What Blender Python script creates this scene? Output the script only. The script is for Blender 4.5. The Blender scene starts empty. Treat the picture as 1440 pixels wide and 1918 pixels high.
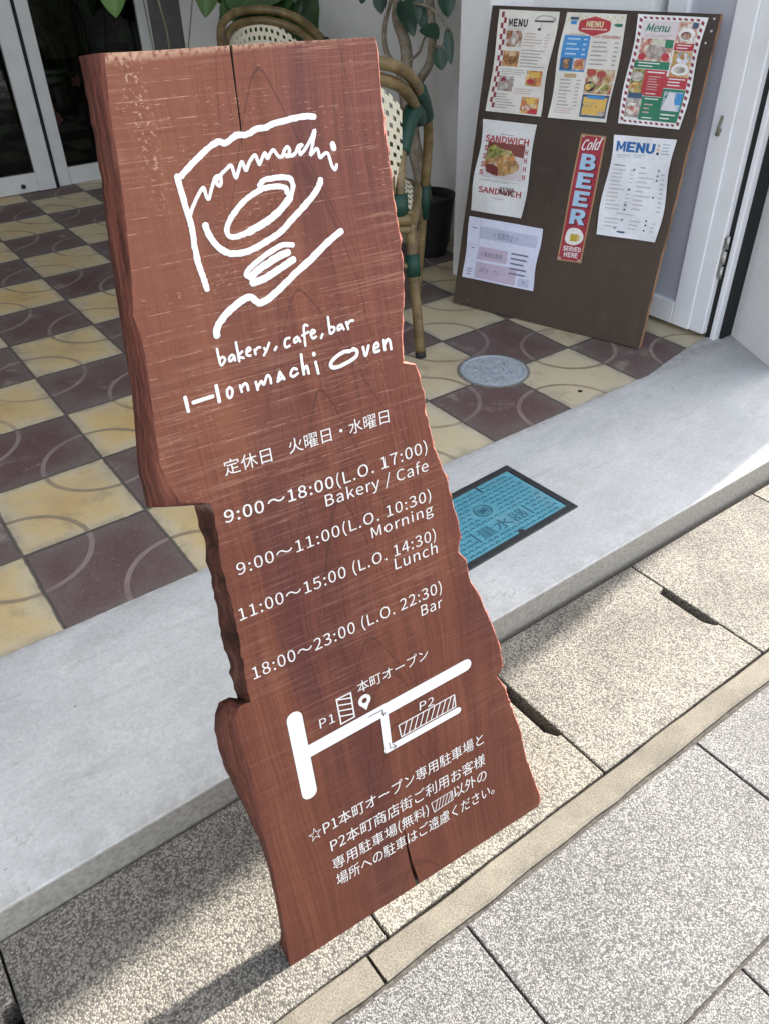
import bpy, bmesh, math, random
from mathutils import Vector, Matrix, noise as mnoise
from mathutils.geometry import tessellate_polygon

S = 0.305                      # one porch tile in metres; x = S*i, y = -S*j
rnd = random.Random(7)
scene = bpy.context.scene
COL = scene.collection

# ------------------------------------------------------------------ camera
cam_data = bpy.data.cameras.new('camera')
cam_data.sensor_fit = 'HORIZONTAL'
cam_data.sensor_width = 36.0
cam_data.lens = 37.430
cam_data.clip_start = 0.02
cam_data.clip_end = 500
cam = bpy.data.objects.new('camera', cam_data)
COL.objects.link(cam)
cam.matrix_world = Matrix((
    (0.807544, 0.365103, -0.463219, -0.451220),
    (-0.589488, 0.473797, -0.654232, -2.903050),
    (-0.019391, 0.801384, 0.597836, 1.193100),
    (0.0, 0.0, 0.0, 1.0)))
scene.camera = cam

# ------------------------------------------------------------------ light
SUN_DIR = Vector((0.731, 0.098, 0.675)).normalized()
world = bpy.data.worlds.new('World')
scene.world = world
world.use_nodes = True
wt = world.node_tree
bg = wt.nodes['Background']
sky = wt.nodes.new('ShaderNodeTexSky')
sky.sky_type = 'NISHITA'
sky.sun_disc = False
sky.sun_elevation = math.asin(SUN_DIR.z)
sky.sun_rotation = math.atan2(SUN_DIR.x, SUN_DIR.y)
sky.air_density = 1.0
sky.dust_density = 2.5
sky.ozone_density = 1.0
soft = wt.nodes.new('ShaderNodeHueSaturation')          # sky desaturated towards a neutral white balance
soft.inputs['Saturation'].default_value = 0.36
wt.links.new(sky.outputs[0], soft.inputs['Color'])
wt.links.new(soft.outputs[0], bg.inputs[0])
bg.inputs[1].default_value = 0.15
sun_data = bpy.data.lights.new('sun', 'SUN')
sun_data.energy = 3.8
sun_data.angle = math.radians(0.7)
sun_data.color = (1.0, 0.945, 0.86)
sun = bpy.data.objects.new('sun', sun_data)
sun.rotation_euler = SUN_DIR.to_track_quat('Z', 'Y').to_euler()
sun.location = (4, -3, 6)
COL.objects.link(sun)
scene.view_settings.view_transform = 'Standard'
scene.view_settings.look = 'None'
scene.view_settings.exposure = 2.05
scene.view_settings.gamma = 1.0
scene.cycles.max_bounces = 8
scene.cycles.use_denoising = True

# ------------------------------------------------------------------ node helpers
class X:
    """a socket with arithmetic"""
    def __init__(self, nt, s): self.nt, self.s = nt, s
    def op(self, kind, *others, clamp=False):
        n = self.nt.nodes.new('ShaderNodeMath'); n.operation = kind; n.use_clamp = clamp
        for k, o in enumerate((self,) + others):
            if isinstance(o, X): self.nt.links.new(o.s, n.inputs[k])
            else: n.inputs[k].default_value = o
        return X(self.nt, n.outputs[0])
    def __add__(a, b): return a.op('ADD', b)
    __radd__ = __add__
    def __mul__(a, b): return a.op('MULTIPLY', b)
    __rmul__ = __mul__
    def __sub__(a, b): return a.op('SUBTRACT', b)
    def __rsub__(a, b): return (a * -1.0) + b
    def __truediv__(a, b): return a.op('DIVIDE', b)
    def abs(a): return a.op('ABSOLUTE')
    def floor(a): return a.op('FLOOR')
    def mod(a, b): return a.op('FLOORED_MODULO', b)
    def min(a, b): return a.op('MINIMUM', b)
    def max(a, b): return a.op('MAXIMUM', b)
    def pow(a, b): return a.op('POWER', b)
    def sqrt(a): return a.op('SQRT')
    def step(a, lo, hi, v0=0.0, v1=1.0):
        n = a.nt.nodes.new('ShaderNodeMapRange'); n.interpolation_type = 'SMOOTHSTEP'
        a.nt.links.new(a.s, n.inputs[0])
        for k, v in enumerate((lo, hi, v0, v1)): n.inputs[k + 1].default_value = v
        return X(a.nt, n.outputs[0])

class Mat:
    def __init__(self, name, rough=0.7, spec=0.3, color=None, metal=0.0):
        self.m = bpy.data.materials.new(name); self.m.use_nodes = True
        self.nt = self.m.node_tree
        self.b = self.nt.nodes['Principled BSDF']
        self.set('Roughness', rough); self.set('Specular IOR Level', spec); self.set('Metallic', metal)
        if color is not None: self.set('Base Color', color)
        self._obj = None
    def set(self, k, v):
        i = self.b.inputs[k]
        if isinstance(v, X): self.nt.links.new(v.s, i)
        elif isinstance(v, (tuple, list)): i.default_value = (v[0], v[1], v[2], 1.0)
        else: i.default_value = v
    def N(self, kind): return self.nt.nodes.new(kind)
    def link(self, a, b): self.nt.links.new(a.s if isinstance(a, X) else a, b)
    def coord(self):
        if self._obj is None:
            n = self.N('ShaderNodeTexCoord'); self._obj = X(self.nt, n.outputs['Object'])
        return self._obj
    def geo(self, out):
        return X(self.nt, self.N('ShaderNodeNewGeometry').outputs[out])
    def uv(self):
        return X(self.nt, self.N('ShaderNodeTexCoord').outputs['UV'])
    def rand(self):
        return X(self.nt, self.N('ShaderNodeObjectInfo').outputs['Random'])
    def sep(self, v):
        n = self.N('ShaderNodeSeparateXYZ'); self.link(v, n.inputs[0])
        return [X(self.nt, o) for o in n.outputs]
    def vec(self, x, y, z=0.0):
        n = self.N('ShaderNodeCombineXYZ')
        for k, o in enumerate((x, y, z)):
            if isinstance(o, X): self.link(o, n.inputs[k])
            else: n.inputs[k].default_value = o
        return X(self.nt, n.outputs[0])
    def noise(self, v=None, scale=5.0, detail=3.0, rough=0.55, dist=0.0, out=0):
        n = self.N('ShaderNodeTexNoise'); self.link(v or self.coord(), n.inputs['Vector'])
        n.inputs['Scale'].default_value = scale; n.inputs['Detail'].default_value = detail
        n.inputs['Roughness'].default_value = rough; n.inputs['Distortion'].default_value = dist
        return X(self.nt, n.outputs[out])
    def voronoi(self, v=None, scale=5.0, feature='F1', rnd_=1.0):
        n = self.N('ShaderNodeTexVoronoi'); n.feature = feature
        self.link(v or self.coord(), n.inputs['Vector']); n.inputs['Scale'].default_value = scale
        n.inputs['Randomness'].default_value = rnd_
        return n
    def white(self, v):
        n = self.N('ShaderNodeTexWhiteNoise'); self.link(v, n.inputs['Vector'])
        return X(self.nt, n.outputs['Value'])
    def ramp(self, f, stops, interp='LINEAR'):
        n = self.N('ShaderNodeValToRGB'); self.link(f, n.inputs[0])
        cr = n.color_ramp; cr.interpolation = interp
        while len(cr.elements) < len(stops): cr.elements.new(0.5)
        for e, (p, c) in zip(cr.elements, stops):
            e.position = p; e.color = (c[0], c[1], c[2], 1.0)
        return X(self.nt, n.outputs[0])
    def mix(self, f, a, b, mode='MIX'):
        n = self.N('ShaderNodeMix'); n.data_type = 'RGBA'; n.blend_type = mode
        for sock, o in ((n.inputs[0], f), (n.inputs[6], a), (n.inputs[7], b)):
            if isinstance(o, X): self.link(o, sock)
            elif isinstance(o, (tuple, list)): sock.default_value = (o[0], o[1], o[2], 1.0)
            else: sock.default_value = o
        return X(self.nt, n.outputs[2])
    def bump(self, h, strength=0.3, dist=0.002):
        n = self.N('ShaderNodeBump'); self.link(h, n.inputs['Height'])
        n.inputs['Strength'].default_value = strength; n.inputs['Distance'].default_value = dist
        self.link(n.outputs[0], self.b.inputs['Normal'])
    def color(self, c): self.set('Base Color', c)

def plain(name, color, rough=0.6, spec=0.3, var=0.12, scale=30.0, metal=0.0, bump=0.0):
    """a painted / printed / plastic surface with slight unevenness of tone"""
    q = Mat(name, rough, spec, metal=metal)
    n = q.noise(scale=scale, detail=4)
    lo = tuple(c * (1 - var) for c in color); hi = tuple(min(1, c * (1 + var)) for c in color)
    q.color(q.ramp(n, [(0.3, lo), (0.7, hi)]))
    if bump: q.bump(n, bump, 0.002)
    return q.m

# ------------------------------------------------------------------ mesh helpers
def cr_spline(pts, n=6, closed=False):
    """Catmull-Rom through the points"""
    P = [Vector(p) for p in pts]
    if len(P) < 3 or n <= 1: return P
    out = []
    m = len(P)
    for k in range(m if closed else m - 1):
        if closed: a, b, c, d = P[(k - 1) % m], P[k], P[(k + 1) % m], P[(k + 2) % m]
        else: a, b, c, d = P[max(k - 1, 0)], P[k], P[k + 1], P[min(k + 2, m - 1)]
        for q in range(n):
            t = q / n
            out.append(0.5 * ((2 * b) + (c - a) * t + (2 * a - 5 * b + 4 * c - d) * t * t + (3 * b - a - 3 * c + d) * t ** 3))
    if not closed: out.append(P[-1])
    return out

def add_box(bm, lo, hi, mi=0):
    v = [bm.verts.new((x, y, z)) for z in (lo[2], hi[2]) for y in (lo[1], hi[1]) for x in (lo[0], hi[0])]
    for f in ((0, 2, 3, 1), (4, 5, 7, 6), (0, 1, 5, 4), (2, 6, 7, 3), (0, 4, 6, 2), (1, 3, 7, 5)):
        bm.faces.new([v[k] for k in f]).material_index = mi

def add_tube(bm, pts, r, seg=10, n=6, caps=True, mi=0):
    P = cr_spline(pts, n)
    rr = r if callable(r) else (lambda t: r)
    rings = []
    prev = None
    for k, p in enumerate(P):
        t = (P[min(k + 1, len(P) - 1)] - P[max(k - 1, 0)])
        if t.length < 1e-9: t = Vector((0, 0, 1))
        t.normalize()
        if prev is None:
            a = t.orthogonal().normalized()
        else:
            a = (prev - t * prev.dot(t)).normalized()
        prev = a
        b = t.cross(a)
        rad = rr(k / max(1, len(P) - 1))
        rings.append([bm.verts.new(p + (a * math.cos(2 * math.pi * q / seg) + b * math.sin(2 * math.pi * q / seg)) * rad) for q in range(seg)])
    for r0, r1 in zip(rings, rings[1:]):
        for q in range(seg):
            f = bm.faces.new((r0[q], r0[(q + 1) % seg], r1[(q + 1) % seg], r1[q])); f.smooth = True; f.material_index = mi
    if caps:
        bm.faces.new(list(reversed(rings[0]))).material_index = mi
        bm.faces.new(rings[-1]).material_index = mi

def add_prism(bm, poly, z0, z1, mi=0, mi_side=None):
    """upright prism over an xy outline (counter clockwise)"""
    lo = [bm.verts.new((x, y, z0)) for x, y in poly]; hi = [bm.verts.new((x, y, z1)) for x, y in poly]
    n = len(poly)
    for k in range(n):
        bm.faces.new((lo[k], lo[(k + 1) % n], hi[(k + 1) % n], hi[k])).material_index = mi if mi_side is None else mi_side
    for tri in tessellate_polygon([[Vector((x, y, 0)) for x, y in poly]]):
        bm.faces.new([hi[k] for k in tri]).material_index = mi
        bm.faces.new([lo[k] for k in reversed(tri)]).material_index = mi

def add_lathe(bm, prof, seg=32, centre=(0, 0, 0), mi=0, smooth=True):
    c = Vector(centre)
    rings = [[bm.verts.new(c + Vector((r * math.cos(2 * math.pi * q / seg), r * math.sin(2 * math.pi * q / seg), z))) for q in range(seg)] for r, z in prof]
    for r0, r1 in zip(rings, rings[1:]):
        for q in range(seg):
            f = bm.faces.new((r0[q], r0[(q + 1) % seg], r1[(q + 1) % seg], r1[q])); f.smooth = smooth; f.material_index = mi
    bm.faces.new(rings[-1]).material_index = mi

def obj(name, bm, mats, parent=None, normals=True, bevel=0.0):
    me = bpy.data.meshes.new(name)
    if normals: bmesh.ops.recalc_face_normals(bm, faces=bm.faces[:])
    bm.to_mesh(me); bm.free()
    for m in (mats if isinstance(mats, (list, tuple)) else [mats]): me.materials.append(m)
    o = bpy.data.objects.new(name, me); COL.objects.link(o)
    if parent is not None: o.parent = parent
    if bevel:
        b = o.modifiers.new('bevel', 'BEVEL'); b.width = bevel; b.segments = 2; b.limit_method = 'ANGLE'; b.angle_limit = math.radians(40)
    return o

def tag(o, label, cat, group=None, kind=None):
    if label: o['label'] = label
    if cat: o['category'] = cat
    if group: o['group'] = group
    if kind: o['kind'] = kind
    return o

def thing(name, label, cat, matrix=None, group=None):
    o = bpy.data.objects.new(name, None); COL.objects.link(o)
    o.empty_display_size = 0.1
    if matrix is not None: o.matrix_world = matrix
    return tag(o, label, cat, group)

def frame(origin, x, y, z):
    m = Matrix.Identity(4)
    for c, v in enumerate((x, y, z, origin)):
        for r in range(3): m[r][c] = v[r]
    return m

_tcache = {}
try:                                                # Blender's own bundled sans serif, for Latin and Japanese alike
    import os
    FONT = bpy.data.fonts.load(os.path.join(bpy.utils.system_resource('DATAFILES', path='fonts'), 'Noto Sans CJK Regular.woff2'))
except Exception:
    FONT = None

def text_geo(s, bold=0.0, shear=0.0, space=1.0):
    """triangulated lettering of a string in its own xy plane -> (vertices, faces, bounds)"""
    key = (s, bold, shear, space)
    if key in _tcache: return _tcache[key]
    cu = bpy.data.curves.new('lettering', 'FONT'); cu.body = s; cu.size = 1.0; cu.offset = bold; cu.shear = shear; cu.space_character = space
    cu.resolution_u = 3
    if FONT is not None: cu.font = FONT
    to = bpy.data.objects.new('lettering', cu); COL.objects.link(to)
    dg = bpy.context.evaluated_depsgraph_get()
    me = bpy.data.meshes.new_from_object(to.evaluated_get(dg))
    V = [(v.co.x, v.co.y) for v in me.vertices]; F = [tuple(p.vertices) for p in me.polygons]
    bpy.data.objects.remove(to); bpy.data.curves.remove(cu); bpy.data.meshes.remove(me)
    xs = [v[0] for v in V]; ys = [v[1] for v in V]
    r = (V, F, (min(xs), max(xs), min(ys), max(ys)))
    _tcache[key] = r
    return r

# ------------------------------------------------------------------ setting materials
def tile_material():
    q = Mat('porch_tiles', rough=0.75, spec=0.25)
    x, y, z = q.sep(q.coord())
    wob = q.noise(scale=9, detail=3)
    wob2 = q.noise(scale=70, detail=2)
    px = x * (1 / S) + (wob - 0.5) * 0.022
    py = y * (-1 / S) + (wob - 0.5) * -0.022
    fi, fj = px.floor(), py.floor()
    dark = (fi + fj).mod(2.0)                       # 1 on dark tiles
    u, v = px - fi, py - fj
    cell = q.white(q.vec(fi, fj, 3.0)); cell2 = q.white(q.vec(fi, fj, 8.0))
    grain = q.noise(scale=420, detail=2, rough=0.7)
    speck = q.white(q.vec((x * 700).floor(), (y * 700).floor(), 0.0))
    big = q.noise(scale=3.3, detail=5, rough=0.6)
    right = x.step(0.15, 1.0)                        # the tiles by the menu board are paler
    ylw = q.mix(right, (0.56, 0.41, 0.19), (0.54, 0.475, 0.34))
    ylw = q.mix(cell * 0.6, ylw, (0.49, 0.39, 0.22))
    rimd = u.min(1.0 - u).min(v.min(1.0 - v)) + (q.noise(scale=11, detail=4) - 0.5) * 0.30
    ylw = q.mix(rimd.step(0.02, 0.2, 0.62, 0.0), ylw, (0.50, 0.455, 0.345))
    ylw = q.mix(rimd.step(0.2, 0.5) * (1.0 - right) * 0.5, ylw, (0.46, 0.29, 0.105))
    ylw = q.mix(big.step(0.45, 0.7) * 0.6, ylw, (0.37, 0.31, 0.21))
    ylw = q.mix(1.0, ylw, q.ramp(grain, [(0.25, (0.72, 0.72, 0.72)), (0.75, (1.2, 1.2, 1.2))]), 'MULTIPLY')
    drk = q.mix(cell2, (0.095, 0.050, 0.048), (0.115, 0.072, 0.067))
    drk = q.mix(big.step(0.40, 0.68) * 0.75, drk, (0.13, 0.106, 0.098))
    drk = q.mix(rimd.step(0.02, 0.25, 0.45, 0.0), drk, (0.14, 0.118, 0.108))
    drk = q.mix(1.0, drk, q.ramp(grain, [(0.2, (0.5, 0.5, 0.5)), (0.8, (1.55, 1.5, 1.5))]), 'MULTIPLY')
    drk = q.mix(speck.step(0.93, 0.97) * 0.45, drk, (0.3, 0.25, 0.24))
    base = q.mix(dark, ylw, drk)
    # quarter circles round every second corner
    uu = u * dark + (1.0 - u) * (1.0 - dark)
    d1 = (uu * uu + v * v).sqrt()
    uo, vo = 1.0 - uu, 1.0 - v
    d2 = (uo * uo + vo * vo).sqrt()
    rd = (d1.min(d2) - 0.515).abs()
    worn = q.noise(scale=5.0, detail=3).step(0.3, 0.55, 0.45, 1.0)
    ring = rd.step(0.017, 0.026, 1.0, 0.0)
    groove = ring
    ringc = q.mix(dark, (0.24, 0.185, 0.13), (0.235, 0.185, 0.165))
    base = q.mix(ring * worn * 0.9, base, ringc)
    edge = u.min(1.0 - u).min(v.min(1.0 - v)) + (wob2 - 0.5) * 0.016
    grout = edge.step(0.007, 0.019, 1.0, 0.0)
    dirt = edge.step(0.01, 0.11, 0.42, 0.0) * q.noise(scale=12, detail=4).step(0.35, 0.65)
    base = q.mix(dirt, base, (0.15, 0.13, 0.11))
    stain = q.noise(scale=7.5, detail=7, rough=0.72)
    base = q.mix(stain.step(0.52, 0.68) * 0.38, base, (0.17, 0.145, 0.12))
    base = q.mix(stain.step(0.30, 0.44, 0.30, 0.0), base, (0.48, 0.44, 0.37))
    scuffs = q.noise(q.vec(x * 16.0 + y * 9.0, y * 60.0, 0.0), scale=1.0, detail=4).step(0.66, 0.74)
    base = q.mix(scuffs * 0.25, base, (0.36, 0.33, 0.29))
    base = q.mix(grout * 0.88, base, (0.075, 0.070, 0.062))
    q.color(base)
    h = grain * 0.25 - grout * 1.6 - groove * 0.7
    q.bump(h, 0.55, 0.0025)
    q.set('Roughness', big.step(0.3, 0.7, 0.5, 0.8))
    return q.m

def slab_material():
    q = Mat('trowelled_mortar', rough=0.62, spec=0.3)
    x, y, z = q.sep(q.coord())
    a = q.noise(scale=5, detail=6, rough=0.62); b = q.noise(q.vec(x * 10.0, y * 34.0, z), scale=1.0, detail=5); c = q.noise(scale=160, detail=3)
    d = q.noise(scale=1.3, detail=4)
    base = q.ramp(a, [(0.3, (0.40, 0.41, 0.405)), (0.55, (0.475, 0.48, 0.472)), (0.75, (0.54, 0.535, 0.52))])
    base = q.mix(b.step(0.48, 0.72) * 0.45, base, (0.35, 0.36, 0.355))
    base = q.mix(x.step(0.9, 2.0) * q.noise(scale=2.0, detail=5).step(0.35, 0.65) * 0.55, base, (0.33, 0.335, 0.335))
    crack = (q.noise(q.vec(x * 2.0, y * 2.0, 4.0), scale=1.0, detail=6, rough=0.6) - 0.5).abs().step(0.0008, 0.0022, 1.0, 0.0) * q.noise(scale=2.5, detail=2).step(0.52, 0.6)
    base = q.mix(crack * 0.5, base, (0.2, 0.2, 0.19))
    base = q.mix(d.step(0.45, 0.7) * 0.4, base, (0.40, 0.42, 0.44))
    base = q.mix(1.0, base, q.ramp(c, [(0.3, (0.88, 0.88, 0.88)), (0.7, (1.07, 1.07, 1.07))]), 'MULTIPLY')
    spots = q.noise(scale=21, detail=3).step(0.735, 0.78)
    base = q.mix(spots * 0.75, base, (0.12, 0.11, 0.10))
    fleck = q.noise(q.vec(x * 55.0, y * 110.0, z), scale=1.0, detail=2).step(0.715, 0.74)
    base = q.mix(fleck * 0.6, base, (0.16, 0.15, 0.14))
    sweep = q.noise(q.vec(x * 3.0 + y * 5.0, y * 16.0 - x * 5.0, z), scale=1.0, detail=6, rough=0.7)
    base = q.mix(sweep.step(0.52, 0.72) * 0.3, base, (0.60, 0.60, 0.585))
    edge_dirt = (0.0 - y).step(S * 6.55, S * 6.74) * q.noise(scale=24, detail=5).step(0.42, 0.62)
    base = q.mix(edge_dirt * 0.5, base, (0.27, 0.26, 0.235))
    joint = (0.0 - y).step(S * 4.98, S * 5.10, 1.0, 0.0) * q.noise(scale=30, detail=5).step(0.35, 0.6)
    base = q.mix(joint * 0.5, base, (0.24, 0.225, 0.20))
    tread = q.noise(q.vec(x * 4.0, y * 6.0, 9.0), scale=1.0, detail=8, rough=0.75).step(0.54, 0.66)
    base = q.mix(tread * 0.30, base, (0.30, 0.295, 0.28))
    # the exposed front face is rough, darker and browner
    front = (0.0 - y).step(S * 6.725, S * 6.745) 
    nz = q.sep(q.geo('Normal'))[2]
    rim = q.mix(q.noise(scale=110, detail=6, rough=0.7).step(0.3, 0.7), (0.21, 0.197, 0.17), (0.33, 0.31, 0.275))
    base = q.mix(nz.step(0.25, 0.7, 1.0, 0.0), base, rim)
    q.color(base)
    q.bump(c * 0.5 + a + b * 0.5, 0.25, 0.003)
    return q.m

def pebble_material(name, scale, pale, grey, dark, gap=0.34, strength=0.8, dist=0.004, mottled=0.3):
    """exposed aggregate: pebbles of mixed tone standing out of a dark matrix"""
    q = Mat(name, rough=0.72, spec=0.3)
    r = q.rand()
    v0 = q.coord()
    off = q.N('ShaderNodeVectorMath'); off.operation = 'ADD'
    q.link(v0, off.inputs[0]); q.link(q.vec(r * 7.0, r * 3.0, 0.0), off.inputs[1])
    wv = X(q.nt, off.outputs[0])
    wob = q.N('ShaderNodeVectorMath'); wob.operation = 'ADD'
    q.link(wv, wob.inputs[0])
    nz = q.N('ShaderNodeVectorMath'); nz.operation = 'SCALE'
    q.link(q.noise(wv, scale=scale * 0.8, detail=2, out=1), nz.inputs[0]); nz.inputs['Scale'].default_value = 0.5 / scale
    q.link(X(q.nt, nz.outputs[0]), wob.inputs[1])
    vv = X(q.nt, wob.outputs[0])
    vo = q.voronoi(vv, scale)
    dist_ = X(q.nt, vo.outputs['Distance'])
    cellcol = q.sep(X(q.nt, vo.outputs['Color']))
    tone = cellcol[0]
    col = q.ramp(tone, [(0.0, grey), (0.35, tuple(.5 * (a + b) for a, b in zip(pale, grey))), (0.75, pale), (1.0, tuple(min(0.8, c * 1.25) for c in pale))])
    col = q.mix(cellcol[1].step(0.86, 0.9), col, tuple(c * 0.45 for c in grey))
    size = gap + 0.16 * 1.0
    gapm = (dist_ + (cellcol[2] - 0.5) * 0.22).step(gap, gap + 0.16)
    col = q.mix(gapm * 0.93, col, dark)
    big = q.noise(wv, scale=6, detail=5, rough=0.65)
    col = q.mix(1.0, col, q.ramp(big, [(0.3, (1 - mottled,) * 3), (0.7, (1 + mottled * 0.55,) * 3)]), 'MULTIPLY')
    blot = q.noise(wv, scale=17, detail=6, rough=0.7)
    col = q.mix(blot.step(0.55, 0.72) * 0.35, col, tuple(c * 1.4 for c in dark))
    col = q.mix(1.0, col, q.ramp(r, [(0.0, (0.90, 0.90, 0.92)), (1.0, (1.06, 1.04, 1.0))]), 'MULTIPLY')
    q.color(col)
    h = (dist_ * -1.0).pow(1.0) if False else (1.0 - dist_).step(0.3, 1.0)
    q.bump(h, strength, dist)
    return q.m

M_TILE = tile_material()
M_SLAB = slab_material()
M_COVER = pebble_material('exposed_aggregate_cover', 300, (0.25, 0.23, 0.192), (0.16, 0.148, 0.127), (0.072, 0.067, 0.059), gap=0.50, strength=0.5, dist=0.003)
M_PAVER = pebble_material('granite_chip_paver', 380, (0.215, 0.209, 0.202), (0.115, 0.113, 0.11), (0.055, 0.054, 0.053), gap=0.46, strength=0.4, dist=0.002, mottled=0.2)
def kerb_material():
    q = Mat('kerb_concrete', rough=0.8)
    a = q.noise(scale=9, detail=6); b = q.noise(scale=330, detail=3, rough=0.7); c = q.noise(scale=30, detail=4)
    base = q.ramp(a, [(0.3, (0.105, 0.093, 0.074)), (0.7, (0.165, 0.148, 0.118))])
    base = q.mix(c.step(0.5, 0.75) * 0.5, base, (0.09, 0.082, 0.066))
    base = q.mix(1.0, base, q.ramp(b, [(0.3, (0.6, 0.6, 0.6)), (0.7, (1.25, 1.25, 1.25))]), 'MULTIPLY')
    moss = q.noise(scale=14, detail=5).step(0.62, 0.72)
    base = q.mix(moss * 0.4, base, (0.06, 0.064, 0.036))
    q.color(base); q.bump(b + c, 0.5, 0.003)
    return q.m
M_KERB = kerb_material()
def stucco_material(name, color, scale=120, strength=0.6, dirt=0.25):
    q = Mat(name, rough=0.85, spec=0.2)
    a = q.noise(scale=scale, detail=4, rough=0.6); b = q.noise(scale=3, detail=6); c = q.noise(scale=40, detail=3)
    base = q.mix(b.step(0.5, 0.75) * dirt, color, tuple(v * 0.72 for v in color))
    base = q.mix(a.step(0.62, 0.72) * 0.18, base, tuple(v * 0.55 for v in color))
    q.color(base); q.bump(a + c * 0.7, strength, 0.004)
    return q.m
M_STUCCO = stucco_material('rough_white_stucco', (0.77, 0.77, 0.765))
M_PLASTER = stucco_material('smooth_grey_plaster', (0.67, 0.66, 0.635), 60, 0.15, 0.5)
M_DARK = plain('dark_gap', (0.012, 0.012, 0.012), 0.9)
M_CANOPY = plain('canopy_paint', (0.55, 0.55, 0.53), 0.8)

def struct(name, bm, m, **kw):
    o = obj(name, bm, m, **kw); o['kind'] = 'structure'; return o

# ------------------------------------------------------------------ ground
ZB = -0.2 * S                                       # level of the pavement
bm = bmesh.new()
def sheet(bm, x0, y0, x1, y1, z, nx=1, ny=1):
    g = [[bm.verts.new((x0 + (x1 - x0) * a / nx, y0 + (y1 - y0) * b / ny, z)) for a in range(nx + 1)] for b in range(ny + 1)]
    for b in range(ny):
        for a in range(nx):
            bm.faces.new((g[b][a], g[b][a + 1], g[b + 1][a + 1], g[b + 1][a]))
sheet(bm, -16.5 * S, -5 * S, 6.62 * S, 6.62 * S, 0.0)
struct('porch_floor', bm, M_TILE)

bm = bmesh.new()                                    # mortar slab: back edge follows the tiles, then the door
back = [(-30, 4.99), (5.15, 4.99), (5.6, 4.90), (6.2, 4.79), (6.7, 4.79)]
front = [(30, 6.72), (4.7, 6.70), (1.4, 6.72), (-2, 6.76), (-30, 6.76)]
prof = [(i * S, -j * S) for i, j in front + [(-30, 4.99)] + back[1:]]
poly = [(i * S, -j * S) for i, j in [(-30, 6.76), (-2, 6.76), (1.4, 6.72), (4.7, 6.70), (30, 6.70), (30, 4.79), (6.2, 4.79), (5.6, 4.90), (5.15, 4.99), (-30, 4.99)]]
add_prism(bm, poly, ZB - 0.05, 0.0035)
struct('concrete_slab', bm, M_SLAB, bevel=0.004)

bm = bmesh.new()
sheet(bm, -60, -60, 60, 20, ZB - 0.10)
struct('ground', bm, plain('earth', (0.05, 0.047, 0.043), 0.9))

# gutter covers: each has a hand hole cut in its right edge
def cover_mesh(width):
    bm = bmesh.new()
    j0, j1 = 0.0, 1.146
    nd = 0.07
    e = 0.006
    pts = [(e, j1), (e, j0), (width - e, j0), (width - e, 0.315), (width - nd - e, 0.335), (width - nd - e, 0.72), (width - 0.03, 0.795), (width - e, 0.80), (width - e, j1)]
    poly = [(a * S, -b * S) for a, b in reversed(pts)]
    poly.reverse()
    add_prism(bm, poly, -0.06, 0.0)
    return bm
CW = 1.6
cover = None
COVER_J = 6.765
for k in range(-9, 12):
    if cover is None:
        cover = obj('gutter_cover', cover_mesh(CW), M_COVER, bevel=0.003); o = cover
    else:
        o = cover.copy(); COL.objects.link(o)
    o.location = ((1.215 + CW * (k - 1)) * S, -COVER_J * S, ZB)
    o.rotation_euler = (math.radians(rnd.uniform(-.1, .1)), 0, 0)
    lab = {-2: 'gutter cover cut off by the bottom left corner of the photo', -1: 'gutter cover half in shade between the slab and the left edge of the wooden sign',
           0: 'gutter cover carrying the foot of the wooden sign', 1: 'sunlit gutter cover between the two dark hand holes right of the wooden sign',
           2: 'sunlit gutter cover at the right edge of the photo beyond the farther hand hole'}.get(k)
    tag(o, lab or ('aggregate gutter cover along the slab beyond the %s edge of the photo' % ('left' if k < 0 else 'right')), 'gutter cover', 'gutter covers along the slab')
bm = bmesh.new()
add_box(bm, (-30 * S, -8.0 * S, ZB - 0.09), (30 * S, -6.77 * S, ZB - 0.062))
struct('gutter', bm, M_DARK)

# kerb stones beyond the covers
bm = bmesh.new()
x = -12.3 * S
joints = [-12.3, -8.5, -4.5, -0.52, 3.6, 7.6, 11.6, 15.6, 20]
for a, b in zip(joints, joints[1:]):
    e = 0.0025
    ja, jb = 7.918 + rnd.uniform(-.004, .004), 8.088 + rnd.uniform(-.01, .006)
    n = 30
    rows = []
    for k in range(n + 1):
        xi = (a + (b - a) * k / n)
        xx = xi * S + (e if k == 0 else -e if k == n else 0)
        w0, w1 = (mnoise.noise((xi * 3.1, 1.7, 0)) * 0.011, mnoise.noise((xi * 2.7, 5.2, 0)) * 0.014 + mnoise.noise((xi * 11, 2, 0)) * 0.008)
        prof = [(ja + w0, -0.05), (ja + w0, -0.006), (ja + w0 + 0.012, 0.0), (jb + w1 - 0.02, 0.001), (jb + w1 - 0.004, -0.002), (jb + w1, -0.05)]
        rows.append([bm.verts.new((xx, -jj * S, ZB + zz)) for jj, zz in prof])
    for r0, r1 in zip(rows, rows[1:]):
        for q in range(5): bm.faces.new((r0[q], r0[q + 1], r1[q + 1], r1[q]))
    bm.faces.new(rows[0]); bm.faces.new(list(reversed(rows[-1])))
struct('kerb', bm, M_KERB)

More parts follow.
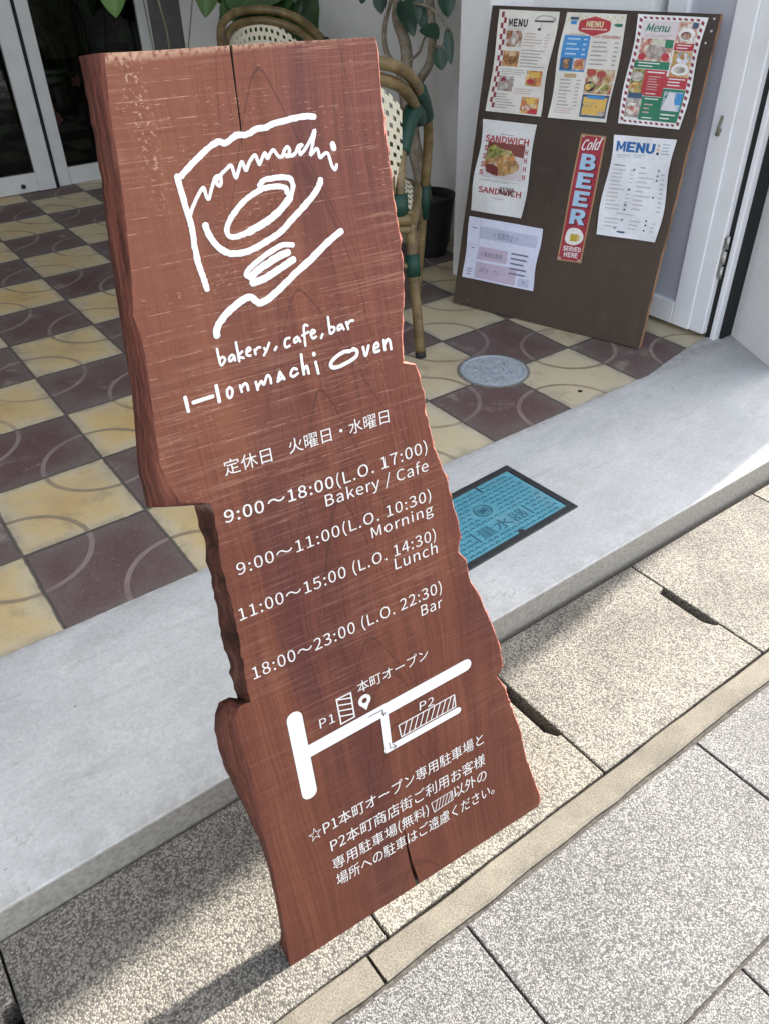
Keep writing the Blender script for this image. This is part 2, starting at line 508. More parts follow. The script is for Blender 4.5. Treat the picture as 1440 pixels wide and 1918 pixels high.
# pavers beyond the kerb, one by one with open joints
bm = bmesh.new()
j = 8.096
row = 0
while j < 30:
    off = (-0.03, 0.90)[row % 2]
    for k in range(-12, 14):
        i0 = off + 1.86 * k
        g = 0.006
        add_box(bm, ((i0 + g) * S, -(j + 0.95 - g) * S, ZB - 0.06), ((i0 + 1.86 - g) * S, -(j + g) * S, ZB - 0.002 + rnd.uniform(-.0008, .0008)))
    j += 0.95; row += 1
struct('paving', bm, M_PAVER, bevel=0.0025)
bm = bmesh.new()
sheet(bm, -60, -60, 60, -30 * S, ZB - 0.003)
struct('road', bm, plain('asphalt', (0.06, 0.06, 0.06), 0.9))
bm = bmesh.new()
sheet(bm, -12, -30 * S, 12, -8.02 * S, ZB - 0.007)
struct('paving_bed', bm, plain('joint_sand', (0.055, 0.050, 0.043), 0.95, var=0.5, scale=140))

# ------------------------------------------------------------------ the cafe: walls, doors, canopy
M_ALU = plain('aluminium_frame', (0.50, 0.50, 0.485), 0.42, 0.5, var=0.08, scale=8)
M_POST = plain('grey_post', (0.10, 0.098, 0.094), 0.6)
M_DOOR = plain('white_door_paint', (0.77, 0.78, 0.80), 0.38, 0.45, var=0.05, scale=6)
M_PANEL = plain('grey_door_panel', (0.47, 0.48, 0.54), 0.4, 0.4, var=0.04, scale=6)
M_RUBBER = plain('black_seal', (0.012, 0.013, 0.014), 0.6)
M_STEEL = plain('worn_steel', (0.42, 0.41, 0.39), 0.4, 0.5, var=0.5, scale=90, metal=0.6)
def glass_material():
    q = Mat('window_glass', rough=0.02, spec=0.5)
    nt = q.nt
    tr = nt.nodes.new('ShaderNodeBsdfTransparent'); tr.inputs[0].default_value = (0.55, 0.57, 0.56, 1)
    gl = nt.nodes.new('ShaderNodeBsdfGlossy'); gl.inputs['Roughness'].default_value = 0.01
    fr = nt.nodes.new('ShaderNodeFresnel'); fr.inputs[0].default_value = 1.5
    mx = nt.nodes.new('ShaderNodeMixShader')
    nt.links.new(fr.outputs[0], mx.inputs[0]); nt.links.new(tr.outputs[0], mx.inputs[1]); nt.links.new(gl.outputs[0], mx.inputs[2])
    nt.links.new(mx.outputs[0], nt.nodes['Material Output'].inputs[0])
    return q.m
M_GLASS = glass_material()
P = lambda i, j, z: (i * S, -j * S, z * S)
def box_ij(bm, i0, j0, z0, i1, j1, z1, mi=0):
    add_box(bm, (i0 * S, -j1 * S, z0 * S), (i1 * S, -j0 * S, z1 * S), mi)

cafe = thing('cafe_building', 'white stucco cafe front with a tiled porch, sliding glass door and white side door', 'building')
WH = 12.5
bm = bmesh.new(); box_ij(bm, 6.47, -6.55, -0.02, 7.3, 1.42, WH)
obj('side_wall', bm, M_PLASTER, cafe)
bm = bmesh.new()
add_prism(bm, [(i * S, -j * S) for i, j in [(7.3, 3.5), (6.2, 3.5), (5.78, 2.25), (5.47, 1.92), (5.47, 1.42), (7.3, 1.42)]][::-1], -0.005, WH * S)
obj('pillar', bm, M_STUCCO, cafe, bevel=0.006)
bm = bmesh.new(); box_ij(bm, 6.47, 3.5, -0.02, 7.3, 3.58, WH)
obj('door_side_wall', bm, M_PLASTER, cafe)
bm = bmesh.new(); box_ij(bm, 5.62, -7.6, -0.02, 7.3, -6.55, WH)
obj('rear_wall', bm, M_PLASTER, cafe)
bm = bmesh.new(); box_ij(bm, 5.03, -6.72, -0.02, 5.62, -6.57, WH)
obj('corner_post', bm, M_POST, cafe)
# the street wall beside the door: its corner comes forward over the slab
bm = bmesh.new()
poly = [(7.3, 4.93), (6.66, 4.93), (6.27, 5.68), (6.27, 5.80), (10.6, 5.80), (10.6, 4.93)]
UH = 24.0
add_prism(bm, [(i * S, -j * S) for i, j in poly], -0.005, 8.0 * S)
obj('street_wall', bm, M_STUCCO, cafe)
bm = bmesh.new()                                    # unseen slope added above the wall to bend the shade line
lo = [bm.verts.new(P(*q)) for q in ((6.27, 5.80, 8.0), (10.6, 5.80, 8.0), (10.6, 4.93, 8.0), (6.27, 4.93, 8.0))]
hi = [bm.verts.new(P(*q)) for q in ((6.27, 4.98, UH), (10.6, 4.98, UH), (10.6, 4.93, UH), (6.27, 4.93, UH))]
for k in range(4): bm.faces.new((lo[k], lo[(k + 1) % 4], hi[(k + 1) % 4], hi[k]))
bm.faces.new(hi); bm.faces.new(list(reversed(lo)))
obj('added_shade_slope', bm, M_STUCCO, cafe)
# the upper floor over the porch; the end of the street wall throws the shade line on the gutter covers
bm = bmesh.new(); box_ij(bm, -17, -14, WH, 10.6, 4.93, UH)
obj('upper_storey', bm, M_STUCCO, cafe)
bm = bmesh.new(); box_ij(bm, -17, -14, -0.02, -16.4, 4.9, WH)
obj('end_wall', bm, M_PLASTER, cafe)

# dark room behind the glass
M_ROOM = plain('dim_room', (0.022, 0.020, 0.018), 0.8, var=0.5, scale=4)
bm = bmesh.new()
box_ij(bm, -16.4, -13.6, -0.02, 5.6, -13.4, WH); box_ij(bm, -16.4, -13.4, -0.04, 5.6, -6.75, -0.02); box_ij(bm, 5.4, -13.4, -0.02, 5.6, -6.75, WH)
obj('room', bm, M_ROOM, cafe)

def pane_frame(bm, i0, i1, j0, j1, z0, z1, stile, rail_lo, rail_hi):
    box_ij(bm, i0, j0, z0, i0 + stile, j1, z1); box_ij(bm, i1 - stile, j0, z0, i1, j1, z1)
    box_ij(bm, i0 + stile, j0 + 0.02, z0, i1 - stile, j1 - 0.02, z0 + rail_lo); box_ij(bm, i0 + stile, j0 + 0.02, z1 - rail_hi, i1 - stile, j1 - 0.02, z1)
bm = bmesh.new(); pane_frame(bm, -0.6, 2.66, -6.68, -6.52, 0.01, 7.0, 0.31, 0.31, 0.3)
bm2 = bmesh.new(); box_ij(bm2, -0.3, -6.61, 0.3, 2.36, -6.59, 6.72)
sd = obj('sliding_door', bm, M_ALU, cafe, bevel=0.003); obj('pane', bm2, M_GLASS, sd)
bm = bmesh.new(); add_lathe(bm, [(0.012, 0), (0.012, .004), (0.0005, .005)], 12); bmesh.ops.rotate(bm, verts=bm.verts, matrix=Matrix.Rotation(math.pi / 2, 3, 'X')); bmesh.ops.translate(bm, verts=bm.verts, vec=P(2.08, -6.515, 0.13))
obj('bolt', bm, M_RUBBER, sd)
bm = bmesh.new(); pane_frame(bm, 2.74, 5.03, -6.76, -6.60, 0.0, 7.0, 0.22, 0.30, 0.3)
fw = obj('fixed_window', bm, M_ALU, cafe, bevel=0.003)
bm2 = bmesh.new(); box_ij(bm2, 2.95, -6.69, 0.29, 4.82, -6.67, 6.72)
obj('pane', bm2, M_GLASS, fw)
bm = bmesh.new(); box_ij(bm, 2.66, -6.72, 0.0, 2.74, -6.60, 7.0)
obj('seal', bm, M_RUBBER, fw)
bm = bmesh.new(); pane_frame(bm, -16.4, -0.62, -6.76, -6.60, 0.0, 7.0, 0.22, 0.30, 0.3)
fw2 = obj('fixed_window', bm, M_ALU, cafe)
bm2 = bmesh.new(); box_ij(bm2, -16.2, -6.69, 0.29, -0.83, -6.67, 6.72); obj('pane', bm2, M_GLASS, fw2)
bm = bmesh.new(); box_ij(bm, -16.4, -6.8, 7.0, 5.62, -6.56, WH); obj('lintel', bm, M_PLASTER, cafe)

# white door behind the menu board
bm = bmesh.new()
DI = 6.30
box_ij(bm, DI, 4.36, 0.055, DI + 0.17, 4.60, 7.0)                 # right stile
box_ij(bm, DI, 3.60, 0.055, DI + 0.17, 3.84, 7.0)                 # left stile
box_ij(bm, DI, 3.84, 0.055, DI + 0.17, 4.36, 0.31)                # bottom rail
box_ij(bm, DI, 3.84, 6.7, DI + 0.17, 4.36, 7.0)
wd = obj('side_door', bm, M_DOOR, cafe, bevel=0.004)
bm = bmesh.new(); box_ij(bm, DI + 0.05, 3.835, 0.305, DI + 0.12, 4.365, 6.705); obj('door_panel', bm, M_PANEL, wd)
bm = bmesh.new()
box_ij(bm, DI + 0.02, 4.60, 0.055, DI + 0.15, 4.775, 7.0)
obj('door_edge', bm, M_DOOR, wd, bevel=0.004)
bm = bmesh.new()
for z0 in (0.70, 0.86, 1.02):
    add_tube(bm, [P(6.365, 4.80, z0), P(6.365, 4.80, z0 + 0.135)], 0.0065, 10, 1)
box_ij(bm, 6.33, 4.745, 0.72, 6.352, 4.79, 1.14)
obj('hinge', bm, M_STEEL, wd)
bm = bmesh.new()
add_tube(bm, [P(6.285, 4.47, 2.13), P(6.255, 4.475, 2.16), P(6.275, 4.48, 2.24), P(6.285, 4.475, 2.27)], 0.004, 8, 4)
add_tube(bm, [P(6.285, 4.46, 2.09), P(6.285, 4.475, 2.15)], 0.007, 8, 1)
obj('door_hook', bm, plain('dull_brass', (0.16, 0.15, 0.11), 0.5), wd)
bm = bmesh.new(); box_ij(bm, 6.40, 4.775, -0.0, 6.62, 4.835, 7.0); obj('door_seal', bm, M_RUBBER, wd)
bm = bmesh.new(); box_ij(bm, 6.385, 4.835, -0.005, 6.60, 4.895, 7.0); obj('door_frame', bm, M_DOOR, cafe, bevel=0.004)
bm = bmesh.new(); box_ij(bm, 6.48, 4.895, -0.005, 6.66, 4.93, 7.0); obj('wall_seal', bm, M_RUBBER, cafe)
bm = bmesh.new(); box_ij(bm, 6.47, 3.5, -0.02, 6.62, 4.78, 7.0); obj('door_recess', bm, M_PANEL, cafe)
bm = bmesh.new(); box_ij(bm, 6.3, 3.5, 7.0, 7.3, 4.93, WH); obj('door_header', bm, M_STUCCO, cafe)

# ------------------------------------------------------------------ measured layout of the wooden sign
SIGN_ORIGIN = (-0.25953, -2.36286, -0.061)
SIGN_U, SIGN_BACK, SIGN_V = (0.998341, -0.057578, -0.0), (0.056214, 0.974676, -0.21644), (0.012462, 0.216081, 0.976296)
# left edge, top to bottom: front x, front z, back x, back z (metres in the sign plane)
LEFT_EDGE = [(0.0665, 1.1904, 0.0536, 1.1942), (0.0592, 1.149, 0.0514, 1.1575), (0.055, 1.1054, 0.0458, 1.1081), (0.0481, 1.0601, 0.039, 1.0587), (0.0417, 1.0174, 0.0328, 1.017), (0.0307, 0.9687, 0.0268, 0.968), (0.0326, 0.9444, 0.0228, 0.9403), (0.0309, 0.9202, 0.0196, 0.9112), (0.0266, 0.8905, 0.0163, 0.883), (0.019, 0.8373, 0.0063, 0.8327), (0.0162, 0.8139, 0.0001, 0.7957), (0.0193, 0.7878, -0.0013, 0.7754), (0.0257, 0.7663, -0.0026, 0.7574), (0.059, 0.7526, 0.0483, 0.7438), (0.0557, 0.7078, 0.049, 0.6972), (0.0531, 0.6701, 0.0472, 0.6601), (0.0525, 0.6339, 0.045, 0.6234), (0.0508, 0.5775, 0.04, 0.5628), (0.0459, 0.52, 0.0373, 0.5063), (0.0429, 0.4789, 0.0391, 0.4639), (0.0346, 0.481, 0.0289, 0.4713), (0.0266, 0.4745, 0.014, 0.4709), (0.0215, 0.462, 0.0047, 0.4569), (0.0194, 0.4441, -0.001, 0.4336), (0.0187, 0.4126, -0.0031, 0.404), (0.0207, 0.3758, -0.0006, 0.3576), (0.018, 0.3129, 0.0055, 0.3078), (0.0143, 0.2432, 0.0144, 0.2298), (0.0132, 0.1935, 0.0165, 0.1598), (0.0093, 0.1215, 0.0138, 0.1003), (0.0046, 0.0592, 0.0088, 0.0315), (0.0, 0.0, 0.0017, 0.009)]
RIGHT_EDGE = [(0.3465, 1.1828), (0.3472, 1.1673), (0.3461, 1.1527), (0.3444, 1.1177), (0.3436, 1.0919), (0.344, 1.0599), (0.3442, 1.0212), (0.346, 0.9865), (0.345, 0.9511), (0.3411, 0.9152), (0.3326, 0.8792), (0.3283, 0.8412), (0.3453, 0.8346), (0.3486, 0.8243), (0.3531, 0.7935), (0.3531, 0.7581), (0.361, 0.7114), (0.3712, 0.6775), (0.3782, 0.6275), (0.3847, 0.5838), (0.377, 0.5574), (0.3889, 0.5395), (0.3923, 0.5028), (0.407, 0.469), (0.4224, 0.4148), (0.4335, 0.3703), (0.4349, 0.3292), (0.4231, 0.3169), (0.4363, 0.2869), (0.4479, 0.2321), (0.4597, 0.1862), (0.4663, 0.1243), (0.4824, 0.0535), (0.4891, 0.0267), (0.4889, 0.0065), (0.4831, -0.0062)]
TOP_SLIT = [(0.185, 1.1877), (0.1825, 1.1539), (0.18, 1.1217), (0.1768, 1.0934), (0.1816, 1.1215), (0.1841, 1.1538), (0.1878, 1.1877)]
BOTTOM_SLIT = [(0.2336, 0.0001), (0.2269, 0.0545), (0.2247, 0.0944), (0.2224, 0.1514), (0.2211, 0.097), (0.222, 0.0558), (0.2264, 0.0008)]
# hand painted emblem: (width, centre line)
LOGO_STROKES = [(0.0057, [(0.1101, 1.0842), (0.1186, 1.0897), (0.1308, 1.0975), (0.1429, 1.1043), (0.1544, 1.1084), (0.1612, 1.1064), (0.1737, 1.1115), (0.1843, 1.1108), (0.1961, 1.1144), (0.2057, 1.1144), (0.216, 1.1171), (0.2303, 1.1183), (0.2478, 1.1197), (0.262, 1.1181)]), (0.006, [(0.1061, 1.0842), (0.1066, 1.0697), (0.1076, 1.0525), (0.1088, 1.0398), (0.1076, 1.0223), (0.107, 1.0044), (0.1087, 0.9884), (0.1099, 0.9769)]), (0.0035, [(0.1069, 1.0392), (0.1109, 1.0497), (0.118, 1.0596), (0.1243, 1.0666), (0.1295, 1.0705), (0.1302, 1.064), (0.132, 1.0594), (0.1372, 1.0681), (0.1423, 1.0763), (0.146, 1.0786), (0.149, 1.0765), (0.1481, 1.0717), (0.1456, 1.0697), (0.1436, 1.0731), (0.1467, 1.0771), (0.1547, 1.0822), (0.1623, 1.0861), (0.1635, 1.0798), (0.1649, 1.0741), (0.1692, 1.0807), (0.1743, 1.0875), (0.1758, 1.0827), (0.1772, 1.0793), (0.182, 1.0859), (0.1895, 1.0918), (0.1911, 1.0867), (0.1923, 1.0827), (0.1962, 1.0874), (0.2007, 1.0919), (0.2021, 1.0868), (0.2069, 1.0918), (0.2108, 1.0934), (0.2133, 1.0891), (0.2157, 1.0865), (0.2194, 1.0871), (0.2226, 1.092), (0.2266, 1.0941), (0.2281, 1.0907), (0.2248, 1.0856), (0.2222, 1.0879), (0.227, 1.0857), (0.2339, 1.0875), (0.2388, 1.0934), (0.2433, 1.0942), (0.2393, 1.091), (0.2396, 1.0856), (0.2461, 1.0901), (0.2535, 1.0974), (0.2604, 1.1058), (0.2559, 1.0947), (0.2507, 1.0837), (0.2554, 1.0864), (0.2599, 1.088), (0.2612, 1.0794), (0.2666, 1.0823), (0.2713, 1.0819), (0.2734, 1.0706), (0.2766, 1.0657), (0.2794, 1.07)]), (0.0063, [(0.2782, 1.0901), (0.279, 1.0863)]), (0.0054, [(0.1882, 1.0637), (0.1942, 1.0677), (0.2045, 1.068), (0.2147, 1.0674), (0.223, 1.0647), (0.225, 1.0581), (0.2214, 1.0499), (0.2121, 1.0412), (0.1984, 1.0333), (0.1822, 1.0272), (0.1665, 1.0224), (0.153, 1.0204), (0.1455, 1.0218), (0.1437, 1.0278), (0.1481, 1.0357), (0.1572, 1.0441), (0.1707, 1.053), (0.1865, 1.0591), (0.1984, 1.0603), (0.21, 1.0594), (0.2168, 1.0562), (0.2167, 1.0525)]), (0.0073, [(0.2193, 1.047), (0.2085, 1.0386), (0.195, 1.0314), (0.1805, 1.0262), (0.1664, 1.0221)]), (0.0065, [(0.1226, 1.0365), (0.1248, 1.0262), (0.1305, 1.0151), (0.1398, 1.007), (0.152, 1.004), (0.1684, 1.0053), (0.1875, 1.0108), (0.2038, 1.0169), (0.2145, 1.0241), (0.2322, 1.0353), (0.2446, 1.0436), (0.2542, 1.0524), (0.2577, 1.0582)]), (0.0054, [(0.2127, 1.0009), (0.2008, 1.0029), (0.188, 0.9996), (0.1733, 0.994), (0.1599, 0.9874), (0.1543, 0.9823), (0.1587, 0.9791)]), (0.0074, [(0.1586, 0.9785), (0.1695, 0.9842), (0.1826, 0.9888), (0.1956, 0.9929), (0.2059, 0.9945)]), (0.0075, [(0.1597, 0.9725), (0.1733, 0.974), (0.1896, 0.979), (0.2012, 0.9831), (0.2104, 0.9864)]), (0.0073, [(0.1087, 0.9291), (0.1116, 0.938), (0.1243, 0.9485), (0.1393, 0.9559), (0.152, 0.9595), (0.1584, 0.955), (0.1635, 0.9507), (0.1748, 0.9534), (0.192, 0.9619), (0.2097, 0.9719), (0.2309, 0.9826), (0.2543, 0.9958), (0.2721, 1.004)])]
HAND_LINE_TOP = [(0.0025, [(0.1056, 0.9157), (0.1053, 0.907), (0.1059, 0.898), (0.1102, 0.9004), (0.1117, 0.9036), (0.1093, 0.906), (0.106, 0.9042)]), (0.0026, [(0.1226, 0.903), (0.1204, 0.9056), (0.1162, 0.9028), (0.1166, 0.8995), (0.1207, 0.9012), (0.1225, 0.9039), (0.1223, 0.899)]), (0.0026, [(0.1274, 0.9172), (0.1272, 0.9066), (0.1268, 0.8969)]), (0.0026, [(0.1323, 0.9062), (0.1271, 0.9022), (0.1325, 0.899)]), (0.0026, [(0.137, 0.9039), (0.1417, 0.9056), (0.1405, 0.9084), (0.1373, 0.9063), (0.1368, 0.901), (0.1405, 0.8994)]), (0.0026, [(0.1463, 0.9044), (0.1466, 0.8994)]), (0.0026, [(0.1464, 0.9026), (0.1504, 0.9056), (0.1532, 0.9052)]), (0.0026, [(0.1577, 0.9033), (0.1595, 0.8992)]), (0.0026, [(0.1646, 0.9074), (0.1601, 0.9009), (0.1555, 0.8957)]), (0.0027, [(0.1719, 0.901), (0.1693, 0.8983)]), (0.0027, [(0.1891, 0.9067), (0.1845, 0.9065), (0.182, 0.9016), (0.1832, 0.8977), (0.1875, 0.8984)]), (0.0027, [(0.1986, 0.9055), (0.1945, 0.904), (0.1944, 0.9002), (0.1989, 0.902), (0.1997, 0.9045), (0.201, 0.8996)]), (0.0027, [(0.213, 0.9145), (0.2102, 0.9161), (0.2082, 0.9138), (0.2072, 0.9063), (0.2062, 0.8937)]), (0.0027, [(0.2045, 0.9056), (0.2126, 0.9076)]), (0.0027, [(0.216, 0.904), (0.2208, 0.9057), (0.2184, 0.9086), (0.2152, 0.9053), (0.2166, 0.8994), (0.2209, 0.9003)]), (0.0028, [(0.2294, 0.9009), (0.2268, 0.8973)]), (0.0028, [(0.2395, 0.9178), (0.2391, 0.9077), (0.2391, 0.8994), (0.2442, 0.901), (0.2451, 0.9049), (0.2411, 0.9061)]), (0.0028, [(0.2549, 0.9056), (0.2503, 0.9051), (0.2496, 0.9006), (0.254, 0.9023), (0.255, 0.9048), (0.2568, 0.8998)]), (0.0029, [(0.2613, 0.9071), (0.2625, 0.8988)]), (0.0028, [(0.2615, 0.9033), (0.2662, 0.907), (0.2704, 0.9066)])]
HAND_LINE_NAME = [(0.0038, [(0.06, 0.8756), (0.0597, 0.8603)]), (0.0039, [(0.067, 0.8677), (0.0894, 0.8684)]), (0.0038, [(0.0956, 0.8784), (0.095, 0.8608)]), (0.0029, [(0.1097, 0.8726), (0.1064, 0.8704), (0.1054, 0.8647), (0.107, 0.8615), (0.1102, 0.8633), (0.1119, 0.8688), (0.1097, 0.8726)]), (0.0029, [(0.1214, 0.8712), (0.122, 0.8641)]), (0.0029, [(0.1219, 0.8678), (0.127, 0.8719), (0.1294, 0.8698), (0.1297, 0.8637)]), (0.0029, [(0.1399, 0.8701), (0.1403, 0.8612)]), (0.0029, [(0.1413, 0.8642), (0.1466, 0.8692), (0.1485, 0.8645), (0.1544, 0.8733), (0.1573, 0.8704), (0.1573, 0.8639)]), (0.0031, [(0.1699, 0.8733), (0.1654, 0.8635)]), (0.0031, [(0.1699, 0.8733), (0.1735, 0.8641)]), (0.0031, [(0.1664, 0.864), (0.1708, 0.8659)]), (0.003, [(0.1906, 0.8707), (0.1864, 0.8726), (0.1821, 0.8674), (0.1846, 0.864), (0.191, 0.8659)]), (0.0032, [(0.1991, 0.8855), (0.1982, 0.8724), (0.1981, 0.863)]), (0.003, [(0.1988, 0.8675), (0.2032, 0.8713), (0.204, 0.8623)]), (0.0031, [(0.2149, 0.8727), (0.2159, 0.859)]), (0.0041, [(0.2146, 0.8827), (0.2147, 0.881)]), (0.0043, [(0.2601, 0.8735), (0.2522, 0.8747), (0.2407, 0.8714), (0.2336, 0.8663), (0.2345, 0.8612), (0.2429, 0.8598), (0.2576, 0.8623), (0.267, 0.8657), (0.2692, 0.8709), (0.2658, 0.8745), (0.2632, 0.8742)]), (0.0034, [(0.2778, 0.8738), (0.2796, 0.8629), (0.2854, 0.8736)]), (0.0032, [(0.2935, 0.8686), (0.2985, 0.8696), (0.297, 0.8741), (0.2928, 0.8717), (0.2922, 0.8645), (0.2988, 0.8643)]), (0.0033, [(0.3062, 0.875), (0.3061, 0.8634)]), (0.0033, [(0.3068, 0.8696), (0.3113, 0.8747), (0.3142, 0.8712), (0.3145, 0.8622)])]
MAP_ROADS = [(0.0227, [(0.0944, 0.4225), (0.0934, 0.3791), (0.091, 0.2946)]), (0.0203, [(0.1054, 0.3612), (0.2243, 0.3606), (0.3683, 0.3677)]), (0.0125, [(0.2228, 0.3554), (0.2201, 0.2949)]), (0.0118, [(0.2191, 0.2947), (0.3447, 0.2952)])]
MAP_BOX_ONE = [(0.157, 0.4202), (0.179, 0.42), (0.1779, 0.3787), (0.1565, 0.378)]
MAP_BOX_TWO = [(0.2427, 0.3254), (0.3423, 0.3267), (0.342, 0.3039), (0.2439, 0.3033)]
LEGEND_BOX = [(0.2762, 0.149), (0.3157, 0.1492), (0.3156, 0.1305), (0.2791, 0.1279)]
MAP_PIN = [(0.1973, 0.3965), (0.1976, 0.3793)]
MAP_ARROWS = [[(0.1987, 0.3668), (0.2212, 0.3664), (0.2218, 0.3564)], [(0.2196, 0.362), (0.2218, 0.356), (0.2253, 0.36)], [(0.2222, 0.305), (0.2232, 0.2942), (0.2323, 0.293)], [(0.2281, 0.2989), (0.2327, 0.2928), (0.2296, 0.2904)]]
SIGN_TEXT = [('定休日', (0.082, 0.7772), (0.14, 0.7757), 0.0205, 'cjk', 1), ('火曜日・水曜日', (0.1621, 0.7769), (0.2984, 0.7742), 0.0202, 'cjk', 0), ('9:00', (0.0686, 0.7233), (0.1174, 0.7198), 0.0174, 'lat', 1), ('〜18:00', (0.1225, 0.7213), (0.21, 0.7181), 0.0173, 'lat', 1), ('(L.O. 17:00)', (0.2143, 0.7173), (0.3476, 0.7188), 0.018, 'lat', 0), ('Bakery / Cafe', (0.1948, 0.697), (0.3458, 0.6932), 0.0176, 'lat', 0), ('9:00〜11:00(L.O. 10:30)', (0.0682, 0.6542), (0.3443, 0.6512), 0.0178, 'lat', 0), ('Morning', (0.2495, 0.6314), (0.345, 0.6304), 0.0172, 'lat', 0), ('11:00〜15:00 (L.O. 14:30)', (0.0571, 0.5954), (0.3442, 0.5917), 0.0187, 'lat', 0), ('Lunch', (0.2756, 0.5732), (0.3441, 0.571), 0.0189, 'lat', 0), ('18:00〜23:00 (L.O. 22:30)', (0.0555, 0.5082), (0.3432, 0.5086), 0.0201, 'lat', 0), ('Bar', (0.3054, 0.4853), (0.3409, 0.4839), 0.0195, 'lat', 0), ('本町オープン', (0.19, 0.4116), (0.3071, 0.412), 0.0212, 'cjk', 0), ('P1', (0.126, 0.3876), (0.149, 0.3864), 0.0173, 'lat', 0), ('P2', (0.2799, 0.3317), (0.3053, 0.3284), 0.0168, 'lat', 0), ('☆P1本町オープン専用駐車場と', (0.0742, 0.207), (0.3853, 0.2048), 0.0267, 'cjk', 0), ('P2本町商店街ご利用お客様', (0.1025, 0.1678), (0.384, 0.1617), 0.0276, 'cjk', 0), ('専用駐車場(無料)', (0.0992, 0.1312), (0.2693, 0.1292), 0.0269, 'cjk', 0), ('以外の', (0.3183, 0.1307), (0.384, 0.1294), 0.0277, 'cjk', 0), ('場所への駐車はご遠慮ください。', (0.0993, 0.0978), (0.3958, 0.0909), 0.0279, 'cjk', 0)]

